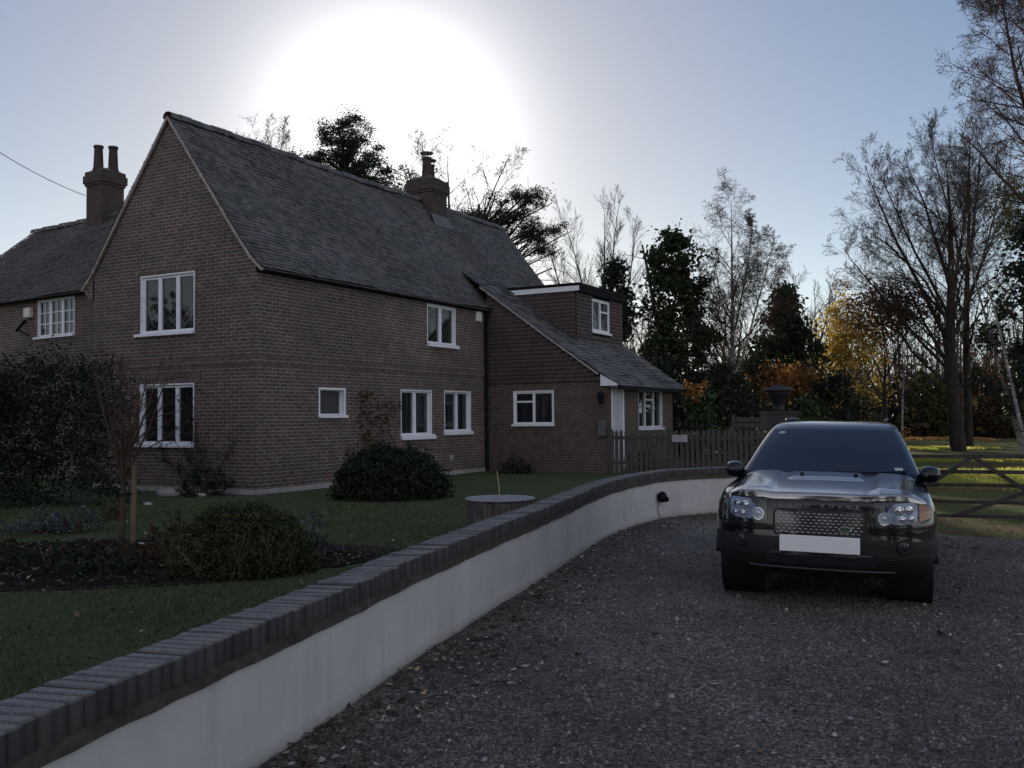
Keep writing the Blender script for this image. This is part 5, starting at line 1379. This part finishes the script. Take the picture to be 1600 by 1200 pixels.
# climbing rose on the gable
rg = np.random.default_rng(95)
cr = empty('climbing_rose', tuple(W(-.08, 1.1, LZ)), HROT, 'straggly climbing rose on the gable round the lower window', 'plant')
n = 10; p = np.stack([np.zeros(n), rg.normal(0.2, .25, n), np.zeros(n)], 1); d = np.stack([rg.normal(0, .03, n), rg.normal(.25, .5, n), np.ones(n)], 1); d /= np.linalg.norm(d, axis=1)[:, None]
t1 = grow(p, d, rg.uniform(.8, 2.3, n), np.full(n, .010), np.full(n, .004), 8, .13, 0, rg); t1[0][:, :, 0] = np.clip(t1[0][:, :, 0], -.16, .03)
t2 = branches(*t1, 6, .35, 50, .2, .97, .6, rg); t2 = grow(t2[0], t2[1], t2[2], np.full(len(t2[0]), .005), np.full(len(t2[0]), .003), 5, .15, 0, rg); t2[0][:, :, 0] = np.clip(t2[0][:, :, 0], -.2, .03)
V, Fq = join_np([tubes(*t1, 5), tubes(*t2, 3)]); np_mesh('stems', V, Fq, M['stem'], cr)
C = t2[0].reshape(-1, 3); C = C[rg.integers(0, len(C), 420)] + rg.normal(0, .05, (420, 3)) * np.array([.5, 1, 1])
V, Fq = leaf_cards(C, rg.uniform(.018, .04, 420), rg); np_mesh('leaves', V, Fq, M['dark_shrub'], cr)
cl = leafy('wall_climber', 'leafy climber on the brick just left of the lower side windows', 'plant', *W(3.6, -.16, 0)[:2], lambda n, r: np.stack([r.normal(0, .45, n), r.normal(0, .06, n), r.uniform(.1, 2.2, n)], 1), 40, 700, .13, .04, 'brown', seed=96, Z=LZ, stems=7, h=2.1)
cl.rotation_euler = (0, 0, HROT)
for i, (px, py, r_, h, mt, lab) in enumerate(((880, 735, .5, .55, 'dark_shrub', 'low dark shrub below the window of the side wing'), (800, 740, .4, .4, 'dark_shrub', 'small dark shrub at the foot of the drainpipe'), (1010, 738, .55, .75, 'holly', 'green bush in front of the picket fence'), (320, 775, .5, .5, 'dark_shrub', 'dark low shrub against the gable under the lower window'))):
    x, y = stand(px, py)
    leafy('shrub', lab, 'shrub', x, y, lambda n, r, r_=r_, h=h: ellipsoid(r_, r_ * .8, h, .05, .4, .3)(n, r), 40, 1100, .09, .04, mt, seed=100 + i, Z=LZ, stems=6, h=h)
# pale stones
for i, (px, py, s, lab) in enumerate(((262, 775, .24, 'flat pale stone lying against the gable under the lower window'), (230, 790, .08, 'small pale stone on the grass left of the clipped bush'), (313, 776, .10, 'rounded grey stone right of the flat pale stone'))):
    x, y = stand(px, py); rg = np.random.default_rng(200 + i); m = MB()
    rows = []
    for a in np.linspace(0, math.pi, 7):
        rows.append([(s * math.sin(a) * math.cos(b) * (1 + .2 * math.sin(3 * b + i)), s * .6 * math.sin(a) * math.sin(b) * (1 + .15 * math.cos(2 * b)), s * .45 * math.cos(a) + .02) for b in np.linspace(0, 2 * math.pi, 13)])
    m.grid(rows); o = m.build('stone', M['concrete'], smooth=True); o.location = (x, y, LZ + s * .1); tag(o, lab, 'stone')
# old well ring: staves with a wire mesh lid
wx, wy = XY(780, 12.4)
zt_ = at(780, 780, 12.4)[2]
well = empty('round_planter', (wx, wy, LZ), 0, 'round staved wooden tub with pale wire mesh lid behind the garden wall', 'planter')
m = MB(); R0 = .41
for k in range(34):
    a = 2 * math.pi * k / 34; c_, s_ = math.cos(a), math.sin(a)
    m.obox((R0 * c_, R0 * s_, (zt_ - LZ) / 2 - .01), (-s_ * .036, c_ * .036, 0), (c_ * .016, s_ * .016, 0), (0, 0, (zt_ - LZ) / 2 - .01 + .008 * math.sin(k * 2.3)))
m.build('staves', simple('old grey stave', (.10, .085, .075), .9, .15, .4, 7, .4), well)
m = MB(); m.lathe([(R0 - .03, 0), (0, .001)], (0, 0, zt_ - LZ - .07), k=32); m.build('soil', MG['soil'], well)
m = MB()
M['wire'] = simple('galvanised wire', (.26, .28, .29), .45, .5, .15, 6)
m.tube([((R0 + .03) * math.cos(a), (R0 + .03) * math.sin(a), zt_ - LZ + .01) for a in np.linspace(0, 2 * math.pi, 41)], .011, 5, cap=False)
for k in range(-6, 7):
    o_ = k * .07; h_ = math.sqrt(max(0, (R0 + .03) ** 2 - o_ ** 2))
    for dx in (1, -1):
        pts = [(o_ * .7071 * 1 + t * .7071 * dx * (1), -o_ * .7071 * dx + t * .7071, zt_ - LZ + .012) for t in (-h_, h_)]
        m.tube(pts, .0045, 4, cap=False)
m.build('wire_lid', M['wire'], well)
m = MB(); m.tube([(0, 0, -.05), (-.01, 0, .16), (-.035, .01, .36)], .007, 6); o = m.build('garden_cane', simple('bamboo cane', (.42, .34, .19), .7, .3, .2, 20)); o.location = (wx, wy, zt_); tag(o, 'thin bamboo cane sticking up out of the round tub', 'cane')
# telephone wire to the cottage chimney
m = MB(); a = at(-260, 40, 17.0); b = at(134, 306, 26.3)
m.tube([a * (1 - t) + b * t + np.array([0, 0, -.35 * 4 * t * (1 - t)]) for t in np.linspace(0, 1, 16)], .009, 5); o = m.build('telephone_wire', M['black_plastic']); tag(o, 'thin telephone wire running up to the cottage chimney', 'wire')
# ------------------------------------------------------------------ the parked car (x to the viewer's right, y forward, z up, origin under the front axle)
CYAW, CBANK = -.377, -.019
car = empty('parked_car', (2.91, 9.01, 0), 0, 'black four wheel drive car with honeycomb grille and blank white number plate on the gravel', 'car')
# x axis (cos, sin), forward (sin, -cos): a right handed frame needs x mirrored, so forward is -y locally
car.rotation_euler = (0, -CBANK, CYAW)
def paint():
    n = NT('black car paint'); c = n.coord('Object'); f = n.noise(c, 3, 4, .6)
    n.base((.004, .005, .008), n.ramp(f, [(.3, .18), (.8, .28)]), .15); n.b.inputs['Coat Weight'].default_value = 1; n.b.inputs['Coat IOR'].default_value = 1.42; n.b.inputs['Coat Roughness'].default_value = .05; return n.m
M['paint'] = paint()
def bonnet_paint():  # coat reflection raised so the bonnet mirrors more of the bright sky
    n = NT('black car paint with raised sky reflection'); c = n.coord('Object'); f = n.noise(c, 3, 4, .6)
    n.base((.006, .008, .012), n.ramp(f, [(.3, .16), (.8, .26)]), .6); n.b.inputs['Coat Weight'].default_value = 1; n.b.inputs['Coat IOR'].default_value = 2.6; n.b.inputs['Coat Roughness'].default_value = .07; return n.m
M['bonnet'] = bonnet_paint()
M['trim'] = simple('black car plastic', (.010, .010, .011), .55, .4, .3, 12)
M['tyre'] = simple('tyre rubber', (.012, .012, .012), .85, .2, .3, 14)
M['rim'] = simple('alloy wheel', (.25, .25, .26), .35, .5, .1, 5, metal=1)
M['chrome'] = simple('lamp reflector', (.75, .77, .8), .12, .5, .05, 5, metal=1)
M['lens'] = simple('lamp lens', (.20, .25, .34), .06, .9, .3, 14)
M['lens_dark'] = simple('smoked lamp housing', (.02, .02, .024), .12, .7, .3, 9)
M['amber'] = simple('amber indicator lens', (.22, .07, .015), .12, .7, .2, 9)
M['screen'] = glass_mat('windscreen', (.008, .012, .02), .035)
M['side_glass'] = glass_mat('car side glass', (.006, .008, .012), .04)
M['plate'] = simple('blank number plate', (.86, .86, .86), .4, .4, .02, 3)
M['grille_metal'] = simple('grey grille mesh', (.42, .43, .46), .35, .5, .15, 9, metal=.3)
M['sticker'] = simple('pale sticker', (.40, .47, .44), .5, .3, .1, 9)
M['badge'] = simple('green badge enamel', (.012, .05, .025), .25, .6, .1, 9)

Zk = np.array([.27, .33, .42, .52, .60, .70, .80, .88, .935, .965])
YF = np.interp
def yfr(z): return np.interp(z, [.24, .30, .36, .45, .58, .62, .72, .82, .90, .93, .96, .99, 1.06], [.70, .80, .855, .885, .885, .878, .873, .867, .858, .845, .79, .66, .45])
def hwd(z): return np.interp(z, [.24, .32, .42, .55, .72, .85, .95, 1.0, 1.06], [.84, .90, .93, .945, .945, .925, .89, .865, .84])
YR = -3.55
def ring(z, n_front=60, w=None, yf=None, yr=None, A=.60, p=2.7, Ar=.30, pr=4.0, ns=30):
    w = hwd(z) if w is None else w; yf = yfr(z) if yf is None else yf; yr = YR if yr is None else yr
    out = []
    th = np.linspace(-math.pi / 2, math.pi / 2, n_front + 1)
    for t in th:
        out.append((w * np.sign(math.sin(t)) * abs(math.sin(t)) ** (2 / p), yf - A + A * max(0, math.cos(t)) ** (2 / p)))
    ys = np.linspace(yf - A, yr + Ar, ns + 1)[1:-1]
    out += [(w, y) for y in ys]
    for t in np.linspace(math.pi / 2, -math.pi / 2, 21):
        out.append((w * np.sign(math.sin(t)) * abs(math.sin(t)) ** (2 / pr), yr + Ar - Ar * max(0, math.cos(t)) ** (2 / pr)))
    out += [(-w, y) for y in ys[::-1]]
    return [(x, y, z) for x, y in out]
def L2(p):   # modelling frame (x right, y forward) -> object frame
    return (p[0], -p[1], p[2])
WHEELS = [(-.80, 0), (.80, 0), (-.80, -2.66), (.80, -2.66)]
def shell(name, rings, mat, cap_top=False, arches=True, parent=car, smooth=True):
    n = len(rings[0]); V = np.array([p for r in rings for p in r]); Fc = []
    for i in range(len(rings) - 1):
        for j in range(n):
            j2 = (j + 1) % n; q = (i * n + j, i * n + j2, (i + 1) * n + j2, (i + 1) * n + j)
            c = V[list(q)].mean(0)
            if arches and abs(c[0]) > .55 and any((c[1] - wy) ** 2 + (c[2] - .36) ** 2 < .43 ** 2 for wx, wy in WHEELS) and c[1] < .62: continue
            Fc.append(q)
    m = MB(); m.add([L2(p) for p in V], Fc)
    if cap_top: m.f.append(tuple((len(rings) - 1) * n + j for j in range(n)))
    return m.build(name, mat, parent, smooth=smooth)
zs = list(np.linspace(.26, .60, 12)); shell('bumper', [ring(z) for z in zs], M['trim'])
zs = list(np.linspace(.60, .96, 14))
body = shell('body', [ring(z) for z in zs] + [ring(.98, w=.875, yf=.62), ring(1.005, w=.86, yf=.25, A=.45), ring(1.04, w=.84, yf=-.15, A=.3), ring(1.05, w=.82, yf=-.22, A=.25)], M['paint'], cap_top=True)
# sill line between bumper and body
# bonnet: shaped sheet with raised outer shoulders and centre panel
def hood_z(x, y):
    t = np.clip((.80 - y) / 1.10, 0, 1)
    z = .962 + .116 * t + .018 * (1 - (x / .8) ** 2)
    z += .022 * np.clip((abs(x) - .40) / .07, 0, 1) * np.clip((t - .02) * 6, .55, 1)
    z += .014 * np.clip((.34 - abs(x)) / .04, 0, 1) * np.clip((.10 - y) / .03, 0, 1)
    z -= .10 * np.clip((abs(x) - .62) / .24, 0, 1) ** 2
    return z
rows = []
ty = np.concatenate([[0, .0015, .004, .010], np.linspace(.02, .12, 8), np.linspace(.15, 1, 26)])
tx = np.concatenate([np.linspace(-1, -.62, 12), np.linspace(-.60, -.38, 12), np.linspace(-.36, .36, 20), np.linspace(.38, .60, 12), np.linspace(.62, 1, 12)])
for t in ty:
    row = []
    for a in tx:
        x = a * .845
        yf_ = yfr(.93) - .60 + .60 * (1 - min(1, abs(x / .93)) ** 2.7) ** (1 / 2.7) + .006
        y = yf_ + (-.26 - yf_) * t
        z = hood_z(x, y) - (.055 if t == 0 else .010 if t < .002 else .003 if t < .005 else 0)
        row.append(L2((x, y, z)))
    rows.append(row)
m = MB(); m.grid(rows); m.build('bonnet', M['bonnet'], car, smooth=True)

# cabin
def cab(z, w, yf, yr, A=.22, p=3.2): return ring(z, w=w, yf=yf, yr=yr, A=A, p=p, Ar=.25)
CAB = [(1.03, .845, -.20, -3.50), (1.08, .825, -.27, -3.48), (1.20, .775, -.50, -3.44), (1.33, .72, -.745, -3.38), (1.45, .66, -.985, -3.32), (1.50, .632, -1.09, -3.28), (1.535, .60, -1.18, -3.24), (1.56, .55, -1.30, -3.18), (1.575, .45, -1.50, -3.05), (1.58, .30, -1.70, -2.9)]
shell('cabin', [cab(*c) for c in CAB], M['paint'], cap_top=True, arches=False)
cz = np.array([c[0] for c in CAB])
def cabp(z): return [np.interp(z, cz, [c[i] for c in CAB]) for i in (1, 2)]
def screen_pt(f, z, off):
    w, yf = cabp(z); x = f * w; y = yf - .22 + .22 * (1 - min(.9999, abs(f)) ** 3.2) ** (1 / 3.2)
    n = nrm([f * .35, .50, .42]); return L2((x + n[0] * off, y + n[1] * off, z + n[2] * off))
def spatch(name, f0, f1, z0, z1, off, mat, nx=24, nz=12, parent=car, taper=.03, rnd=None):
    rows = []
    for z in np.linspace(z0, z1, nz):
        k = (z - z0) / (z1 - z0)
        rows.append([screen_pt(f0 + (f1 - f0) * t, z, off) for t in np.linspace(0, 1, nx)])
    m = MB(); m.grid(rows); return m.build(name, mat, parent, smooth=True)
ws = spatch('windscreen', -.92, .92, 1.085, 1.49, .006, M['screen'])
spatch('rubber_seal', -.935, .935, 1.062, 1.087, .010, M['trim'], nz=3)
# stickers on the windscreen
rows = [[screen_pt(-.76 + .055 * r_ * math.cos(a), 1.455 + .012 * r_ * math.sin(a), .009) for a in np.linspace(0, 2 * math.pi, 17)] for r_ in (.02, 1)]
m = MB(); m.grid(rows); m.build('sticker', M['sticker'], ws)
spatch('sticker', .74, .83, 1.115, 1.145, .009, M['sticker'], 6, 3, parent=ws)
# wipers and washer jets
m = MB()
for f0, f1, z0, z1 in ((-.35, .45, 1.085, 1.10), (.25, .86, 1.088, 1.112)):
    m.tube([screen_pt(f0 + (f1 - f0) * t, z0 + (z1 - z0) * t, .02) for t in np.linspace(0, 1, 10)], .009, 5)
m.build('wiper', M['trim'], car)
for x in (-.22, .26):
    m = MB(); m.obox(L2((x, -.06, hood_z(x, -.06) + .012)), (.016, 0, 0), (0, .02, 0), (0, .0, .010)); m.build('washer_jet', M['trim'], car)
# side glass and roof rails
for sx in (-1, 1):
    rows = []
    for z in np.linspace(1.08, 1.43, 6):
        w, yf = cabp(z); rows.append([L2((sx * (w + .004), y, z)) for y in np.linspace(yf - .34, -3.05, 20)])
    m = MB(); m.grid(rows, flip=sx < 0); m.build('side_window', M['side_glass'], car, smooth=True)
    m = MB(); m.tube([L2(p) for p in ((sx * .50, -1.50, 1.56), (sx * .51, -1.60, 1.592), (sx * .52, -2.2, 1.602), (sx * .51, -3.0, 1.585), (sx * .50, -3.1, 1.55))], .017, 8); m.build('roof_rail', M['trim'], car, smooth=True)
    # mirror
    m = MB(); c = np.array([sx * .90, -.42, 1.095])
    rows = []
    for a in np.linspace(0, math.pi, 9):
        rows.append([L2(c + np.array([.115 * math.cos(a), (.10 if math.sin(b) > 0 else .05) * math.sin(a) * math.sin(b), .075 * math.sign(math.cos(b)) * abs(math.cos(b)) ** .6 * math.sin(a) ** .5]) if False else c + np.array([.092 * math.cos(a), (.11 if math.sin(b) > 0 else .05) * max(0, math.sin(a)) ** .6 * math.sin(b), -.0 + .082 * max(0, math.sin(a)) ** .5 * math.cos(b)])) for b in np.linspace(0, 2 * math.pi, 17)])
    m.grid(rows); mi = m.build('wing_mirror', M['paint'], car, smooth=True)
    m = MB(); m.bar(L2((sx * .86, -.42, 1.06)), L2((sx * .78, -.42, 1.03)), .07, .035); m.build('mirror_arm', M['trim'], mi)

# curved front: patches laid on the nose by arc length q and height z
_tab = {}
def nose(q, z, off):
    key = round(float(z), 3)
    if key not in _tab:
        r = np.array(ring(key, 120)[:121]); d = np.concatenate([[0], np.cumsum(np.linalg.norm(np.diff(r[:, :2], axis=0), axis=1))]); _tab[key] = (r, d - np.interp(0, r[:, 0], d))
    r, d = _tab[key]
    x = np.interp(q, d, r[:, 0]); y = np.interp(q, d, r[:, 1]); e = .01
    tx_, ty_ = np.interp(q + e, d, r[:, 0]) - np.interp(q - e, d, r[:, 0]), np.interp(q + e, d, r[:, 1]) - np.interp(q - e, d, r[:, 1])
    n = nrm([-ty_, tx_, 0]); 
    if n[1] < 0 and abs(n[1]) > .05: n = -n
    return L2((x + n[0] * off, y + n[1] * off, z))
def npoly(name, pts, off, mat, parent=car, n=8, skirt=True):
    """filled outline: fan of radial rows so that it follows the curved nose"""
    pts = np.array(pts, float); c = pts.mean(0); P = []
    dense = []
    for a, b in zip(pts, np.roll(pts, -1, 0)):
        for t in np.linspace(0, 1, 5, endpoint=False): dense.append(a + (b - a) * t)
    dense.append(dense[0]); dense = np.array(dense)
    rows = [[nose(*(c + (d - c) * k), off) for d in dense] for k in np.linspace(.001, 1, n)]
    if skirt: rows.append([nose(*d, -.02) for d in dense])
    m = MB(); m.grid(rows); return m.build(name, mat, parent, smooth=False)
def circ(cq, cz_, r, k=20, a0=0, a1=2 * math.pi): return [(cq + r * math.cos(a), cz_ + r * math.sin(a)) for a in np.linspace(a0, a1, k, endpoint=False)]
def rrect(q0, q1, z0, z1, r):
    out = []
    for (cq, cz_, a0) in ((q1 - r, z1 - r, 0), (q0 + r, z1 - r, 90), (q0 + r, z0 + r, 180), (q1 - r, z0 + r, 270)):
        out += [(cq + r * math.cos(math.radians(a0 + t)), cz_ + r * math.sin(math.radians(a0 + t))) for t in (0, 30, 60, 90)]
    return out
# radiator surround, honeycomb grille
npoly('grille_surround', rrect(-.385, .385, .615, .845, .04), .012, M['trim'])
gr = npoly('grille_frame', rrect(-.365, .365, .63, .83, .03), .017, M['lens_dark'])
m = MB()
for r_ in range(7):
    z = .652 + r_ * .0262
    for k in range(-8, 9):
        q = (k + (.5 if r_ % 2 else 0)) * .0445
        if abs(q) > .338 - (.01 if z < .66 else 0): continue
        if ((q - .205) / .066) ** 2 + ((z - .69) / .034) ** 2 < 1: continue
        for (dq, dz) in ((0, 0),):
            a = np.array(nose(q - .0125, z, .024)); b = np.array(nose(q + .0125, z, .024))
            m.bar(a, b, .008, .0075)
m.build('grille_mesh', M['grille_metal'], gr)
lg = npoly('badge', [(.205 + .052 * math.cos(a), .69 + .026 * math.sin(a)) for a in np.linspace(0, 2 * math.pi, 20, endpoint=False)], .030, M['chrome'], gr)
bd = npoly('badge_field', [(.205 + .045 * math.cos(a), .69 + .020 * math.sin(a)) for a in np.linspace(0, 2 * math.pi, 20, endpoint=False)], .034, M['badge'], lg, skirt=False)
m = MB()
for (q0, q1, z) in ((.178, .205, .695), (.203, .232, .685)):
    m.bar(nose(q0, z, .037), nose(q1, z, .037), .003, .004)
m.bar(nose(.200, .699, .037), nose(.209, .681, .037), .003, .003); m.build('badge_lettering', M['chrome'], lg)
# lower bumper details
npoly('lower_grille', rrect(-.46, .46, .375, .475, .03), .004, M['lens_dark'], skirt=False)
m = MB(); m.tube([nose(q, .335, .012) for q in np.linspace(-.60, .60, 25)], .008, 5); m.build('bumper_lip', simple('bumper edge highlight', (.06, .06, .065), .4, .4), car)  # paler line stands in for the highlight along the bumper edge
for sx in (-1, 1):
    m = MB(); m.tube([nose(sx * q, .455 + .012 * math.sin(q * 9), .006) for q in np.linspace(.52, 1.02, 12)], .005, 5); m.build('bumper_crease', M['trim'], car)
# number plate, left blank as in the photograph
pb = MB(); yc = yfr(.56) + .028
pb.obox(L2((.0, yc, .555)), (.325, 0, 0), (0, .006, 0), (0, 0, .070)); pl = pb.build('number_plate', M['plate'], car, bevel=.004)
# headlamps
for sx in (-1, 1):
    S = lambda P: [(sx * q, z) for q, z in P]
    hs = npoly('headlight', S([(.435, .735), (.50, .722), (.80, .735), (.965, .775), (1.0, .83), (.985, .90), (.80, .935), (.435, .918)]), .008, M['lens_dark'])
    npoly('lens', S([(.53, .760), (.60, .738), (.72, .745), (.79, .775), (.80, .895), (.765, .922), (.60, .912), (.545, .862), (.53, .81)]), .015, M['lens'], hs)
    npoly('indicator', S([(.815, .765), (.93, .785), (.965, .83), (.955, .88), (.815, .905)]), .013, M['amber'] if sx > 0 else M['lens_dark'], hs)  # amber on one side only, standing in for a brownish reflection
    npoly('lamp_rim', S(circ(.515, .787, .053)), .018, M['chrome'], hs)
    npoly('lamp_bowl', S(circ(.515, .787, .049)), .021, M['lens'], hs, skirt=False)
    for (q, z, r_) in ((.635, .855, .038), (.715, .86, .036), (.66, .782, .030), (.735, .785, .026), (.515, .787, .018)):
        c = np.array(nose(sx * q, z, .021)); nn = nrm(np.array(nose(sx * q, z, .1)) - c)
        m = MB(); m.lathe([(r_, 0), (r_ * .92, .004), (r_ * .55, -.006), (r_ * .3, .003), (0, .006)], tuple(c), axis=nn, k=14); m.build('reflector', M['chrome'], hs, smooth=True)
    # fog lamp
    c = np.array(nose(sx * .68, .555, .004)); nn = nrm(np.array(nose(sx * .68, .555, .1)) - c)
    m = MB(); m.lathe([(.062, -.01), (.062, .008), (.046, .012), (.044, .002), (.02, -.004), (0, .004)], tuple(c), axis=nn, k=18); f_ = m.build('fog_lamp', M['trim'], car, smooth=True)
    m = MB(); m.lathe([(.043, .006), (.03, .010), (.0, .012)], tuple(c), axis=nn, k=18); m.build('fog_lens', M['lens_dark'], f_, smooth=True)
    # body colour blade under the lamp
    npoly('lamp_blade', S([(.44, .66), (.80, .665), (.93, .695), (.93, .718), (.80, .705), (.44, .705)]), .006, M['paint'], car)
    npoly('side_repeater', S([(1.16, .80), (1.21, .80), (1.22, .85), (1.17, .855)]), .006, M['amber'], car, n=3)
# lettering across the bonnet edge
M['lettering'] = simple('grey lettering', (.20, .205, .22), .4, .5)
for ch, qc in zip('LANDROVER', (-.285, -.215, -.145, -.075, .045, .115, .185, .255, .325)):
    cu = bpy.data.curves.new('lettering', 'FONT'); cu.body = ch; cu.size = .044; cu.extrude = .002; cu.align_x = 'CENTER'; cu.align_y = 'CENTER'
    to = bpy.data.objects.new('tmp', cu); COL.objects.link(to)
    dg = bpy.context.evaluated_depsgraph_get(); me = bpy.data.meshes.new_from_object(to.evaluated_get(dg)); bpy.data.objects.remove(to)
    co = np.empty(len(me.vertices) * 3); me.vertices.foreach_get('co', co); co = co.reshape(-1, 3)
    out = np.array([nose(qc - .02 + c[0] * 1.25, .876 + c[1] * .9, .022 + c[2]) for c in co]); me.vertices.foreach_set('co', out.ravel().astype(np.float32)); me.update()
    link_mesh('bonnet_letter', me, M['lettering'], car)
# wheels
for (wx, wy) in WHEELS:
    sx = 1 if wx > 0 else -1
    prof = [(.22, -.10), (.30, -.112), (.345, -.10), (.36, -.06), (.362, 0), (.36, .06), (.345, .10), (.30, .112), (.22, .10)]
    m = MB(); m.lathe(prof, L2((wx, wy, .36)), axis=(1, 0, 0), k=36)
    for k in range(36):
        a = 2 * math.pi * k / 36
        for o_, dz in ((-.05, 0), (.05, .09)):
            c = np.array(L2((wx + o_, wy, .36))) + np.array([0, math.cos(a + dz), math.sin(a + dz)]) * .362
            m.obox(c, (.038, 0, 0), np.array([0, -math.sin(a + dz), math.cos(a + dz)]) * .017, np.array([0, math.cos(a + dz), math.sin(a + dz)]) * .004)
    wh = m.build('wheel', M['tyre'], car)
    m = MB(); m.lathe([(.225, .06), (.215, .085), (.19, .06), (.18, .03), (.06, .03), (.05, .06), (0, .065)], L2((wx, wy, .36)), axis=(sx, 0, 0), k=24)
    for k in range(5):
        a = 2 * math.pi * k / 5; d = np.array([0, math.cos(a), math.sin(a)])
        m.bar(np.array(L2((wx + sx * .06, wy, .36))) + d * .04, np.array(L2((wx + sx * .065, wy, .36))) + d * .20, .05, .03, up=(1, 0, 0))
    m.build('rim', M['rim'], wh, smooth=False)
    m = MB(); m.lathe([(.43, .10), (.43, -.28), (0, -.28)], L2((wx, wy, .36)), axis=(sx, 0, 0), k=24); m.build('wheel_arch', M['trim'], car)
    m = MB(); m.tube([np.array(L2((sx * .925, wy, .36))) + np.array([0, math.cos(a), math.sin(a)]) * .435 for a in np.linspace(.05, math.pi - .05, 19)], .018, 6); m.build('arch_lip', M['trim'], car, smooth=True)
m = MB(); m.box(-.52, .52, -.45, 3.3, .26, .40); m.build('underbody', M['trim'], car)
